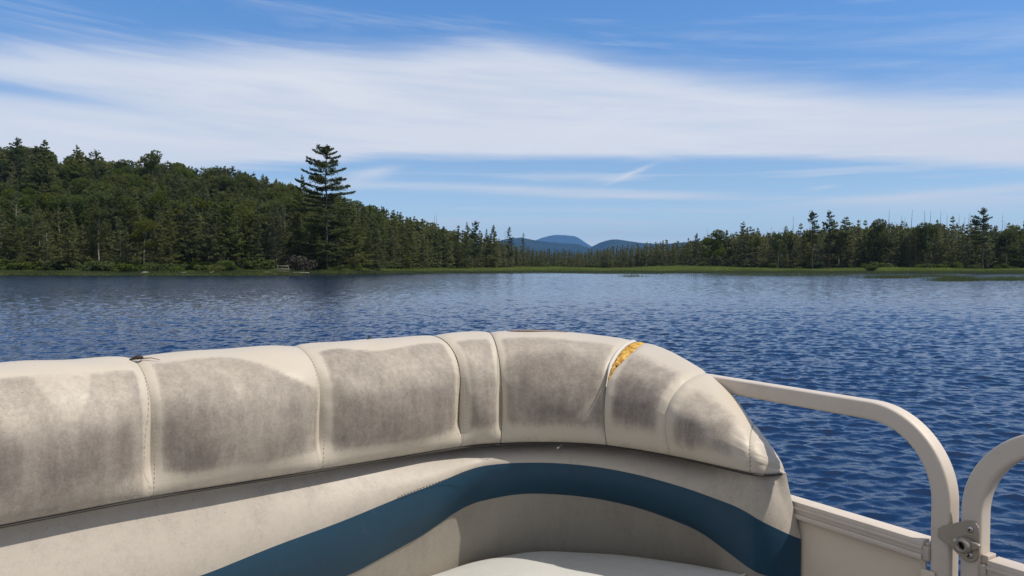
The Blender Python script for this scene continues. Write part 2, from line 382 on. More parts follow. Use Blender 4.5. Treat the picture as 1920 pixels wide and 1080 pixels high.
def round_tree(seed, H=14., width=.33, base=.3, dens=1.0, size=.24, q=1.0, lobes=15):
    r = np.random.default_rng(seed); path = stem_path(H*.85, r, .03); W = Wood(); W.add(path, H*.014, .05, 6)
    P = []; tint = []
    for i in range(lobes):
        t = r.random()**.8; z = H*(base+(1-base)*t*.93); Rm = H*width*math.sqrt(max(.05, 1-((t-.35)/.72)**2))
        an = r.uniform(0, 6.283); d = Rm*r.uniform(.25, .8); c = np.array([math.cos(an)*d, math.sin(an)*d, z]); lr = H*r.uniform(.07, .14)
        n = int(240*dens*q*(lr/(.1*H))**2*(H/14.)); v = r.normal(size=(n, 3)); v /= np.linalg.norm(v, axis=1, keepdims=True)
        rad_ = lr*r.uniform(.55, 1.1, n)**.5; pp = c+v*rad_[:, None]*np.array([1.15, 1.15, .75])
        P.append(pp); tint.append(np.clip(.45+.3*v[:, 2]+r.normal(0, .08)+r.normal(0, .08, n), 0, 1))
        W.add([along(path, min(z*.75, H*.8)), c], .07, .02, 4)
    return np.concatenate(P), np.concatenate(tint), size/math.sqrt(q), W, .1
def white_pine(seed, H=22., base=.12, crown=.42, reach=.17, q=1.0, size=.2, open_=.2, tiers=None):
    "open crown of long, slightly upswept plates of needles"
    r = np.random.default_rng(seed); path = stem_path(H, r, .006, 9); W = Wood(); W.add(path, H*.014, .05, 7)
    P = []; tint = []; z = base*H
    while z < H*.985:
        t = z/H; c = along(path, z)
        if t > 1-crown: Rm = H*reach*np.interp((t-(1-crown))/crown, [0, .3, .5, .75, 1], [.95, 1.0, .86, .62, .36])
        else: Rm = H*reach*np.interp(t/(1-crown), [0, .5, 1], [1.0, 1.15, .95])
        for j in range(int(r.integers(3, 6))):
            if r.random() < open_: continue
            an = r.uniform(0, 6.283); L = Rm*r.uniform(.4, 1.2); rise = .12+.38*max(0, t-.55)/.45+r.normal(0, .05)
            n = int(L*34*q); s = .25+.78*r.random(n)**.75; side = r.normal(0, .17, n)*L*(.4+.6*np.sin(np.pi*np.clip(s, 0, 1)))
            x = c[0]+math.cos(an)*s*L-math.sin(an)*side; y = c[1]+math.sin(an)*s*L+math.cos(an)*side
            zz = c[2]+L*(rise*s**1.6-.10*s)+r.normal(0, .11, n)
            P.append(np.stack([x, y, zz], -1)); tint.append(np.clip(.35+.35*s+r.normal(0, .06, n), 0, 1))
            W.add([c, c+np.array([math.cos(an)*L*.5, math.sin(an)*L*.5, L*(rise*.33-.05)]), c+np.array([math.cos(an)*L*.95, math.sin(an)*L*.95, L*(rise*.92-.1)])], .06, .012, 4)
        z += H*r.uniform(.022, .042)
    n = int(60*q); P.append(path[-1]+r.normal(0, 1, (n, 3))*[.28, .28, .3]+[0, 0, -.15]); tint.append(np.full(n, .6))
    return np.concatenate(P), np.concatenate(tint), size/math.sqrt(q), W, .5
def snag(seed, H=12.):
    r = np.random.default_rng(seed); path = stem_path(H, r, .015); W = Wood(); W.add(path, H*.0095, .018, 6)
    for i in range(26):
        z = r.uniform(.3, .97)*H; c = along(path, z); an = r.uniform(0, 6.283); L = r.uniform(.25, 1.1)*(1.15-z/H)
        W.add([c, c+np.array([math.cos(an)*L, math.sin(an)*L, r.normal(.05, .2)*L])], .022, .006, 3)
    return None, None, 0, W, 0
def bush(seed, H=1.6, width=1.3, size=.12, n=900):
    r = np.random.default_rng(seed); P = []; tint = []; W = Wood()
    for i in range(9):
        an = r.uniform(0, 6.28); d = width*r.uniform(.1, .7); c = np.array([math.cos(an)*d, math.sin(an)*d, H*r.uniform(.3, .72)]); lr = H*r.uniform(.22, .4)
        k = n//9; v = r.normal(size=(k, 3)); v /= np.linalg.norm(v, axis=1, keepdims=True)
        pp = c+v*(lr*r.uniform(.5, 1.15, k)**.5)[:, None]; pp[:, 2] = np.maximum(pp[:, 2], .02); P.append(pp); tint.append(np.clip(.45+.35*v[:, 2]+r.normal(0, .1, k), 0, 1))
        W.add([(c[0]*.15, c[1]*.15, 0), c], .03, .01, 4)
    return np.concatenate(P), np.concatenate(tint), size, W, .1
KIND = {}
def register(name, variants, leafm, barkm):
    "variants: list of builder results; makes shared crown and trunk meshes"
    out = []
    for (P, tint, size, W, flat) in variants:
        v, f = W.arr(); tr = npmesh(name+'_trunk', v, f, [M[barkm]], True)
        cr = None
        if P is not None:
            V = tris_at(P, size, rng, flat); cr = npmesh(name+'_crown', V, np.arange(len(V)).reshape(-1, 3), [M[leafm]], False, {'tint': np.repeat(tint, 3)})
        Hh = max(v[:, 2].max(), P[:, 2].max() if P is not None else 0); out.append((tr, cr, Hh))
    KIND[name] = out
register('spruce_tree', [conifer(10+i, 12, .15+.025*i, .06, -.35, 1.0, .17, .3, .05) for i in range(4)], 'needles', 'bark')
register('fir_tree', [conifer(30+i, 15, .23, .08, -.2, .95, .19, .28, .1, .8) for i in range(3)], 'needles', 'bark')
register('cedar_tree', [conifer(40+i, 12, .19, .02, -.15, 1.35, .17, .3, .0, .45, 0, .014) for i in range(3)], 'needles', 'bark')
register('black_spruce', [conifer(50+i, 13, .055+.012*i, .10, -.5, 1.8, .13, .45, .12, .35, .01, .007) for i in range(4)], 'needles', 'bark')
register('tamarack_tree', [conifer(60+i, 12, .16, .10, .05, .9, .15, .4, .12, .6, .0, .008) for i in range(4)], 'tamarack', 'pale_bark')
register('maple_tree', [round_tree(70+i, 14, .33, .25) for i in range(4)], 'leaves', 'bark')
register('birch_tree', [round_tree(80+i, 13, .22, .42, .8, .22, 1.0, 11) for i in range(3)], 'leaves', 'pale_bark')
register('pine_tree', [white_pine(90+i, 18, .3, .5, .19) for i in range(3)], 'pine', 'bark')
register('dead_tree', [snag(100+i) for i in range(4)], None, 'dead_wood')
register('shrub', [bush(110+i) for i in range(4)], 'brush', 'bark')

COUNT = {}
def plant(name, var, x, y, h, rz, label, cat, group=None, z=None, wide=1.0, crown_name='crown'):
    tr, cr, Hh = KIND[name][var % len(KIND[name])]; s = h/Hh
    z0 = float(ground_z(x, y)) if z is None else z
    root = empty(name, (x, y, z0-.08), rz); root.scale = (s*wide, s*wide, s); tag(root, label, cat, group)
    t = link(tr, 'trunk' if name not in ('shrub',) else 'stem', root)
    if cr: link(cr, crown_name, root)
    return root

# ------------------------------------------------------------------ the trees that stand out
def xof(u, D): return (u-960)/F*D
def hgt(v, D, z0): return CAM_Z+(500-v)/F*D-z0
def special(name, var, u, vtop, D, label, cat, rz=0., wide=1., group=None):
    x = xof(u, D); z0 = float(ground_z(x, D)); return plant(name, var, x, D, hgt(vtop, D, z0), rz, label, cat, group, wide=wide)
register('white_pine', [white_pine(5, 24, .03, .44, .22, 2.8, .26, .10), white_pine(8, 14, .5, .5, .16, 1.0, .17, .35), white_pine(9, 14, .5, .5, .14, 1.0, .17, .4), white_pine(12, 15, .45, .5, .2, 1.2, .18, .2)], 'pine', 'bark')
special('white_pine', 0, 612, 272, 163, 'tallest white pine, its open layered top standing clear of the wooded hill against the cloud', 'tree', 1.0)
special('white_pine', 1, 1523, 394, 262, 'thin pine with sparse level boughs above the right shore, left one of a pair', 'tree', 0)
special('white_pine', 2, 1554, 394, 264, 'darker crooked pine above the right shore, right one of a pair', 'tree', 2)
special('white_pine', 3, 1842, 388, 248, 'broad layered pine rising above the right shore near the picture edge', 'tree', 2)
special('pine_tree', 0, 34, 257, 250, 'pine with loose wind swept top on the hill, first from the left', 'tree', 1)
special('fir_tree', 0, 82, 262, 232, 'broad dark conifer on the hill top at the far left', 'tree', 1, 1.35)
special('fir_tree', 1, 150, 273, 248, 'bushy pointed conifer on the hill, left of a dip in the skyline', 'tree', 1, 1.3)
special('pine_tree', 1, 183, 280, 250, 'rounded pine on the hill beside the bushy pointed conifer', 'tree', 1)
special('maple_tree', 0, 285, 283, 262, 'round topped leafy tree on the hill crest', 'tree', 1)
special('fir_tree', 2, 563, 328, 172, 'narrow dark conifer just left of the tallest white pine', 'tree', 0, .9)
special('pine_tree', 2, 893, 413, 268, 'ragged topped pine where the left wood meets the marsh', 'tree', 0, .8)
special('fir_tree', 1, 876, 416, 262, 'small pointed fir beside the ragged topped pine at the marsh', 'tree', 0, .7)
special('spruce_tree', 1, 912, 428, 285, 'slim fir just right of the ragged topped pine', 'tree', 0, .9)
special('spruce_tree', 2, 926, 421, 285, 'sparse pointed fir left of the far mountains', 'tree', 0)
special('pine_tree', 1, 955, 424, 290, 'thin young pine standing in front of the dark blue foothill', 'tree', 0, .55)
special('black_spruce', 0, 981, 436, 300, 'pencil thin spruce in front of the blue mountain', 'tree', 0)
special('black_spruce', 1, 1395, 415, 268, 'tall thin black spruce in the middle of the right shore', 'tree', 0, 1.5)
special('black_spruce', 2, 1588, 406, 262, 'dark spire of spruce right of the pair of thin pines', 'tree', 0, 1.6)
special('maple_tree', 1, 1648, 410, 262, 'rounded light green tree on the right shore', 'tree', 0, .9)
special('maple_tree', 2, 1340, 430, 300, 'low rounded leafy tree where the right treeline starts to rise', 'tree', 0, .9)
special('pine_tree', 0, 1305, 436, 320, 'small pine at the low end of the right treeline', 'tree', 0, .7)

# ------------------------------------------------------------------ the rest of the forest
fr = random.Random(11)
cand = []          # (x, y, h, kind, var, rz)
skyv = interp([(-400, 280), (0, 275), (90, 275), (115, 300), (150, 285), (200, 292), (240, 300), (290, 290), (330, 306), (400, 312), (480, 312), (540, 340), (600, 355), (650, 368), (700, 382), (750, 394), (800, 412), (850, 428), (900, 436), (950, 452), (985, 466), (1090, 472), (1150, 464), (1230, 458), (1300, 450), (1360, 436), (1450, 432), (1550, 426), (1650, 418), (1750, 416), (1850, 420), (1920, 420), (2300, 405)])
D = 0
def kind_for(u, d, row):
    p = fr.random()
    if u < 560:
        if row < 4: return ('cedar_tree' if 300 < u < 440 and p < .7 else 'tamarack_tree' if p < .42 else 'spruce_tree' if p < .62 else 'birch_tree' if p < .80 else 'dead_tree' if p < .88 else 'fir_tree')
        return 'maple_tree' if p < .20 else 'fir_tree' if p < .50 else 'pine_tree' if p < .66 else 'spruce_tree' if p < .82 else 'tamarack_tree' if p < .92 else 'birch_tree'
    if u < 860: return 'fir_tree' if p < .4 else 'spruce_tree' if p < .75 else 'tamarack_tree' if p < .85 else 'maple_tree'
    if u < 1280: return 'black_spruce' if p < .35 else 'spruce_tree' if p < .72 else 'tamarack_tree'
    return 'black_spruce' if p < .17 else 'spruce_tree' if p < .27 else 'tamarack_tree' if p < .70 else 'dead_tree' if p < .74 else 'birch_tree' if p < .88 else 'fir_tree'
for row in range(30):
    u = -900
    while u < 3000:
        hilly = u < 800; step = 4.6 if hilly else 3.3 if u > 1280 else 2.5
        d = float(treeD(u))+row*(6.0 if hilly else 5.0)+fr.uniform(-2.5, 2.5)
        u += step/d*F*fr.uniform(.6, 1.4)
        if (not hilly and row > 11) or (hilly and row > 27): continue
        x = xof(u, d); z0 = float(ground_z(x, d)); vs_ = float(skyv(u)); k = kind_for(u, d, row)
        hmax = hgt(vs_, d, z0)
        if hilly:
            h = fr.uniform(9, 15) if row < 4 else fr.uniform(11, 16.5); 
            if u > 600: h = fr.uniform(.6, 1.0)*max(6, hmax)
            if h > hmax*1.0: h = hmax*fr.uniform(.9, 1.03)
            if h < 5: continue
        else:
            h = hmax*(fr.uniform(.70, 1.0) if k != 'black_spruce' else fr.uniform(.8, 1.14)); 
            if k == 'dead_tree': h = hmax*fr.uniform(.95, 1.22)
        if h < 3: continue
        cand.append([x, d, h, k, fr.randrange(4), fr.uniform(0, 6.28), u, z0, row])
# dead spires that pierce the skyline on the right
for (u, v) in [(1485, 404), (1664, 393), (1690, 404), (1705, 393), (1733, 394), (1741, 394), (1759, 392), (1777, 402), (1786, 402), (1814, 400), (1819, 402), (1876, 402), (1326, 424), (1446, 422), (1624, 411), (1416, 427), (812, 405), (820, 402), (1250, 447), (948, 432)]:
    d = float(treeD(u))+fr.uniform(6, 22); x = xof(u, d); z0 = float(ground_z(x, d)); cand.append([x, d, hgt(v, d, z0), 'dead_tree', fr.randrange(4), fr.uniform(0, 6), u, z0, -1])
# how much of each shows over those before it
cand.sort(key=lambda c: c[1]); prof = np.full(2800, 505.0); seen = []
for c in cand:
    px = c[2]/c[1]*F; wd = px*{'black_spruce': .08, 'dead_tree': .05, 'maple_tree': .3}.get(c[3], .16); top = 500-(c[7]+c[2]-CAM_Z)/c[1]*F
    a = int(c[6]-wd+400); b = int(c[6]+wd+401)
    if b <= 400 or a >= 2320: c.append(-1); continue
    s = np.clip(prof[a:b]-top, 0, None).sum(); c.append(float(s)); 
    if c[3] != 'dead_tree': prof[a:b] = np.minimum(prof[a:b], top+.35*px)
order = sorted(range(len(cand)), key=lambda i: -cand[i][9]); keep = set(order[:262])
for i, c in enumerate(cand):
    if c[8] == -1: keep.add(i)
WORD = {'spruce_tree': 'spruce', 'fir_tree': 'full branched fir', 'cedar_tree': 'dense dark cedar', 'black_spruce': 'narrow black spruce', 'tamarack_tree': 'thin olive tamarack', 'maple_tree': 'round crowned leafy tree', 'birch_tree': 'pale trunked leafy tree', 'pine_tree': 'loose crowned pine', 'dead_tree': 'bare grey dead tree'}
def zone(u, row, h=0):
    if u < 560:
        w_ = 'at the far left' if u < 110 else 'left of the pale boulder' if u < 235 else 'above the pale boulder' if u < 320 else 'above the small drift logs' if u < 420 else 'left of the plank frame' if u < 500 else 'above the plank frame'
        if row < 1: return 'on the front edge of the bank '+w_
        return ('at the foot of the wooded hill ' if row < 4 else 'on the lower hillside ' if row < 9 else 'midway up the wooded hill ' if row < 17 else 'near the hill crest ')+w_
    if u < 860: return ('along the shore ' if row < 2 else 'on the slope ')+('just right of the tallest pine' if u < 680 else 'below the falling skyline' if u < 780 else 'where the hill meets the marsh')
    if u < 1280: return 'behind the marsh '+('left of the mountains' if u < 960 else 'in front of the mountains' if u < 1110 else 'before the low right hill' if u < 1215 else 'right of the mountains')
    return ('in front ' if row < 2 else 'set back ')+'in the right treeline '+('at its low left end' if u < 1400 else 'left of the pair of thin pines' if u < 1500 else 'around the pair of thin pines' if u < 1610 else 'by the rounded light green tree' if u < 1700 else 'under the dead spires' if u < 1810 else 'by the broad layered pine' if u < 1880 else 'at the picture edge')
for i in sorted(keep):
    x, d, h, k, var, rz, u, z0, row, s = cand[i]
    lab = ('tall ' if h > 14 and k != 'birch_tree' else 'small ' if h < 9 and k != 'birch_tree' else '')+WORD[k]+' '+zone(u, row)
    lab = ' '.join(lab.split()[:16])
    if row == -1: lab = 'bare grey dead spire poking above the trees, ' + ('left of the mountains' if u < 960 else 'right shore')
    plant(k, var, x, d, h, rz, lab, 'tree', ('trees of the wooded hill' if u < 560 else 'trees of the slope' if u < 860 else 'trees behind the marsh' if u < 1280 else 'trees of the right shore')+', '+WORD[k] if row >= 0 else 'dead spires, '+('left' if u < 960 else 'right'), z=z0, wide=fr.uniform(.85, 1.2))
# everything else: one mass of forest, built of lighter trees
LITE = {'spruce_tree': conifer(10, 12, .16, .06, -.35, 1.0, .17, .3, .05, q=.3), 'fir_tree': conifer(30, 15, .23, .08, -.2, .95, .19, .28, .1, .8, q=.3),
        'cedar_tree': conifer(40, 12, .19, .02, -.15, 1.35, .17, .3, .0, .45, 0, .014, q=.3), 'black_spruce': conifer(50, 13, .06, .1, -.5, 1.8, .13, .45, .12, .35, .01, .007, q=.4),
        'tamarack_tree': conifer(60, 12, .16, .10, .05, .9, .15, .4, .12, .6, 0, .008, q=.45), 'maple_tree': round_tree(70, 14, .33, .25, q=.35), 'birch_tree': round_tree(80, 13, .22, .42, .8, .22, .35, 11),
        'pine_tree': white_pine(90, 18, .3, .5, .19, .35), 'dead_tree': snag(100)}
lm = {'spruce_tree': 'needles', 'fir_tree': 'needles', 'cedar_tree': 'needles', 'black_spruce': 'needles', 'tamarack_tree': 'tamarack', 'maple_tree': 'leaves', 'birch_tree': 'leaves', 'pine_tree': 'pine', 'dead_tree': 'dead_wood'}
slots = ['needles', 'tamarack', 'leaves', 'pine', 'dead_wood', 'bark']
LT = {}
for k, (P, tint, size, W, flat) in LITE.items():
    wv_, wf = W.arr()
    ft = np.concatenate([wf[:, [0, 1, 2]], wf[:, [0, 2, 3]]]); V = wv_; mi = np.full(len(ft), slots.index('dead_wood' if k == 'dead_tree' else 'bark')); ti = np.full(len(V), .5)
    Hh = wv_[:, 2].max()
    if P is not None:
        T = tris_at(P, size*1.15, rng, flat); ft = np.concatenate([ft, np.arange(len(T)).reshape(-1, 3)+len(V)]); mi = np.concatenate([mi, np.full(len(T)//3, slots.index(lm[k]))])
        V = np.concatenate([V, T]); ti = np.concatenate([ti, np.repeat(tint, 3)]); Hh = max(Hh, P[:, 2].max())
    LT[k] = (V, ft, mi, ti, Hh)
Vs, Fs, Ms, Ts, n = [], [], [], [], 0
for i, c in enumerate(cand):
    if i in keep: continue
    x, d, h, k, var, rz, u, z0, row, s = c
    V, ft, mi, ti, Hh = LT[k]; sc_ = h/Hh; cs, sn = math.cos(rz), math.sin(rz)
    Vs.append(np.stack([x+sc_*(V[:, 0]*cs-V[:, 1]*sn), d+sc_*(V[:, 0]*sn+V[:, 1]*cs), z0-.08+sc_*V[:, 2]], -1).astype(np.float32)); Fs.append(ft+n); Ms.append(mi); Ts.append(np.clip(ti+fr.uniform(-.35, .45), 0, 1.3)); n += len(V)
print('forest trees', len(Vs), 'verts', n)
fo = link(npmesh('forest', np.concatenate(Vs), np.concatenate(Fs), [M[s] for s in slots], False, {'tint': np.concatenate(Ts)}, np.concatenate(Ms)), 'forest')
tag(fo, 'mass of mixed trees filling the wood behind the nearest trees', 'forest', kind='stuff')

# ------------------------------------------------------------------ shrubs, marsh sedge, reeds
for i in range(125):
    u = fr.uniform(-80, 2000) if i > 45 else fr.uniform(-60, 620); lo = float(shoreD(u)); hi = float(treeD(u))
    if 500 < u < 600: continue
    d = fr.uniform(lo+3.5, min(hi+2, lo+14)) if u < 620 else hi-fr.uniform(-2, 9)
    h = fr.uniform(1.0, 2.3) if u < 620 else fr.uniform(1.2, 2.8)
    z_ = 'along the left bank' if u < 560 else 'at the marsh edge below the slope' if u < 960 else 'behind the marsh before the mountains' if u < 1280 else 'below the right treeline'
    plant('shrub', fr.randrange(4), xof(u, d), d, h*(1.25 if u < 620 else 1), fr.uniform(0, 6), ('large' if h > 2.1 else 'small' if h < 1.35 else 'low')+' green shrub '+z_+(' '+('at the far left' if u < 110 else 'left of the boulder' if u < 260 else 'right of the boulder' if u < 400 else 'near the plank frame') if u < 560 else ''), 'shrub', 'green shrubs '+z_, wide=fr.uniform(1., 1.8), crown_name='foliage')
special('shrub', 1, 1634, 496, 232, 'dark round bush standing alone in the marsh grass of the right shore', 'shrub', 0, 1.2)
register('brush_pile', [bush(130, 1.6, 1.9, .1, 1300)], 'grey_brush', 'dead_wood')
r_ = special('brush_pile', 0, 566, 478, 155, 'grey tangle of dead brush beside the wooden frame on the left bank', 'brush pile')
for ch in r_.children: ch.name = 'stems' if 'trunk' in ch.name else 'twigs'

def blades(n, where, h0, h1, wd, mat, name, label, cat, seed):
    r = np.random.default_rng(seed); X, Y, S = where(r, n); n = len(X); z = ground_z(X, Y); z = np.maximum(z, -.15)
    h = r.uniform(h0, h1, n)*S; an = r.uniform(0, 3.14, n); lean = r.normal(0, .22, (n, 2))*h[:, None]
    w2 = wd*r.uniform(.6, 1.4, n); dx, dy = np.cos(an)*w2, np.sin(an)*w2
    b0 = np.stack([X-dx, Y-dy, z-.05], -1); b1 = np.stack([X+dx, Y+dy, z-.05], -1); tp = np.stack([X+lean[:, 0], Y+lean[:, 1], z+h], -1)
    V = np.stack([b0, b1, tp], 1).reshape(-1, 3)
    cl = .5+.35*np.sin(X*.35+2*np.sin(Y*.2))+r.normal(0, .15, n)
    o = link(npmesh(name, V, np.arange(3*n).reshape(-1, 3), [mat], False, {'tint': np.repeat(np.clip(cl, 0, 1.2), 3)}), name); tag(o, label, cat, kind='stuff')
def on_land(r, n):
    u = r.uniform(-250, 2150, n); lo = shoreD(u); hi = np.minimum(treeD(u)+6, lo+90); d = lo-1.0+(hi-lo)*r.random(n)**1.6
    x = (u-960)/F*d; inl = d-lo
    S = np.where(u < 600, np.clip(.4+inl*.06, .4, 1.0), np.clip(.75+.25*np.sin(x*.12)+.1*np.sin(x*.5), .5, 1.15)*np.clip(.5+inl*.08, .5, 1))
    return x, d, S
blades(190000, on_land, .55, 1.15, .09, M['sedge'], 'sedge', 'bright green marsh sedge growing along the whole far shore', 'sedge', 21)
def in_water(r, n):
    u = r.uniform(-250, 2150, n); lo = shoreD(u)
    wdt = np.interp(u, [-250, 560, 700, 850, 1000, 1150, 1300, 1600, 1700, 1920, 2100], [4, 4, 6, 16, 52, 74, 76, 78, 58, 60, 50])
    d = lo+3-wdt*r.random(n)**1.3; x = (u-960)/F*d; keep = (np.sin(x*.21+d*.05)+np.sin(x*.07+2+d*.11) > -1.1) | (lo-d < wdt*.35) | (u < 700)
    return x[keep], d[keep], np.clip(.55+.4*(d-lo+wdt)/wdt, .5, 1)[keep]
blades(200000, in_water, .4, .85, .03, M['reed'], 'reeds', 'dull green reeds standing in the shallows before the marsh', 'reeds', 22)
def patches(r, n):
    P = [(1185, 128, 30, 4, .16), (1500, 140, 130, 9, 1.), (1670, 112, 60, 5, .8), (1795, 92, 48, 5, 1.8), (1890, 96, 60, 7, .8), (1385, 150, 90, 8, .7), (1740, 128, 90, 6, .7)]
    wts = np.array([p[4] for p in P]); c = r.choice(len(P), n, p=wts/wts.sum()); P = np.array(P)[c]
    u = P[:, 0]+r.normal(0, .45, n)*P[:, 2]; d = P[:, 1]+r.normal(0, .5, n)*P[:, 3]
    return (u-960)/F*d, d, np.full(n, .9)
blades(20000, patches, .3, .85, .018, M['reed'], 'reeds', 'thin stand of reeds out in open water before the right shore', 'reeds', 23)

# ================================================================== the boat
def ray(u, v):
    b = (540-v)/F; y = math.cos(PITCH)+b*math.sin(PITCH); z = -math.sin(PITCH)+b*math.cos(PITCH)
    return (u-960)/F/y, z/y
def at(u, v, D):
    a, b = ray(u, v); return np.array([a*D, D, CAM_Z+b*D])
def drop_pt(u, v, drop):
    a, b = ray(u, v); D = drop/-b; return np.array([a*D, D, CAM_Z-drop])
def z_at(v, Y): return CAM_Z+ray(960, v)[1]*Y
def catmull(P, n=24):
    P = np.array(P, float); P = np.concatenate([[2*P[0]-P[1]], P, [2*P[-1]-P[-2]]]); out = []
    for i in range(1, len(P)-2):
        a, b, c, d = P[i-1:i+3]; t = np.linspace(0, 1, n, endpoint=False)[:, None]
        out.append(.5*((2*b)+(-a+c)*t+(2*a-5*b+4*c-d)*t*t+(-a+3*b-3*c+d)*t**3))
    out.append(P[-2][None]); return np.concatenate(out)
# plan of the seam that runs under the bolster (x, y), left to right, then round the end to the rail
k0 = drop_pt(0, 988, .45)[:2]; k1 = drop_pt(285, 934, .45)[:2]; dl = (k0-k1)/np.linalg.norm(k0-k1)
keys = [k0+dl*1.1, k0+dl*.5, k0, k1]+[drop_pt(u, v, .45)[:2] for u, v in ((600, 883), (862, 840), (938, 833), (1040, 831), (1140, 837), (1260, 856), (1350, 876))]
keys += [at(1398, 888, 1.722)[:2], at(1424, 891, 1.704)[:2], at(1450, 889, 1.712)[:2], at(1474, 887, 1.738)[:2]]
raw = catmull(keys, 40); seg = np.linalg.norm(np.diff(raw, axis=0), axis=1); S_raw = np.concatenate([[0], np.cumsum(seg)])
SL = S_raw[-1]; NS = 1400; Sg = np.linspace(0, SL, NS); PX = np.interp(Sg, S_raw, raw[:, 0]); PY = np.interp(Sg, S_raw, raw[:, 1])
ker = np.hanning(41); ker /= ker.sum()
def smoothed(a): return np.convolve(np.pad(a, 20, 'reflect', reflect_type='odd'), ker, 'valid')
PX = smoothed(PX); PY = smoothed(PY)
TX = np.gradient(PX, Sg); TY = np.gradient(PY, Sg); L_ = np.hypot(TX, TY); TX /= L_; TY /= L_
NX, NY = smoothed(TY), smoothed(-TX); L_ = np.hypot(NX, NY); NX /= L_; NY /= L_       # towards the seat
def P_at(s, off=0.):
    s = np.asarray(s, float); x = np.interp(s, Sg, PX); y = np.interp(s, Sg, PY); nx = np.interp(s, Sg, NX); ny = np.interp(s, Sg, NY)
    return x+nx*off, y+ny*off
def s_of(u, off=0., v=900):
    x, y = P_at(Sg, off); uu = 960+F*x*(ray(960, v)[1]*0+1)*(math.cos(PITCH)+(540-v)/F*math.sin(PITCH))/y
    i = np.argmin(np.abs(uu-u)+np.where(Sg < .2, 50, 0)); return Sg[i]
def zcurve(pts, off, left, right=None):
    "height along the seat of a line whose picture positions are known"
    ss = [s_of(u, off, v) for u, v in pts]; zs = [z_at(v, float(P_at(s, off)[1])) for s, (u, v) in zip(ss, pts)]
    ss = [0.]+ss+[SL+.01]; zs = [left]+zs+[right if right is not None else zs[-1]]
    o = np.argsort(ss); ss = np.array(ss)[o]; zs = np.array(zs)[o]
    z = np.interp(Sg, ss, zs); k = np.hanning(71); k /= k.sum(); z = np.convolve(np.pad(z, 35, 'edge'), k, 'valid')
    return lambda s: np.interp(s, Sg, z)
zc = zcurve([(0, 988), (285, 934), (600, 883), (862, 840), (938, 833), (1040, 831), (1140, 837), (1260, 856), (1350, 876), (1410, 889), (1440, 891), (1470, 888)], 0, CAM_Z-.45)
SEAM_U = [285, 600, 862, 938, 1140, 1260, 1408]
SEAM = [s_of(u) for u in SEAM_U]
# crest of the bolster
def crest_key(s, off, v=None, u=None): pass
cr_s, cr_p = [], []
vtop = interp([(-900, 735), (-300, 699), (0, 680), (250, 667), (400, 655), (560, 645), (700, 636), (820, 627), (900, 620.5), (960, 619), (1050, 621), (1150, 627), (1200, 637), (1260, 660), (1335, 703), (1400, 770)])
for s in np.arange(0, SEAM[4]-.08, .06):
    off = -.13-.08*float(smooth01((s-SEAM[2])/(SEAM[4]-SEAM[2]))); x, y = P_at(s, off); u = 960+F*float(x)/float(y); cr_s.append(s); cr_p.append([float(x), float(y), z_at(float(vtop(u)), float(y))])
for s, p in ((SEAM[4], at(1196, 636, 2.19)), ((SEAM[4]+SEAM[5])/2, at(1262, 660, 2.075)), (SEAM[5], at(1327, 699, 1.95)), ((SEAM[5]+SEAM[6])/2, at(1372, 742, 1.875)), (SEAM[6], at(1411, 790, 1.815)), ((SEAM[6]+SL)/2, at(1442, 829, 1.795)), (SL, at(1471, 875, 1.765))):
    cr_s.append(s); cr_p.append(list(p))
cr_s = np.array(cr_s); cr_p = np.array(cr_p)
crd = np.stack([np.interp(Sg, cr_s, cr_p[:, i]) for i in range(3)], 1); kk = np.hanning(91); kk /= kk.sum()
crd = np.stack([np.convolve(np.pad(crd[:, i], 45, 'reflect', reflect_type='odd'), kk, 'valid') for i in range(3)], 1)
def crest(s): return np.stack([np.interp(s, Sg, crd[:, i]) for i in range(3)], -1)

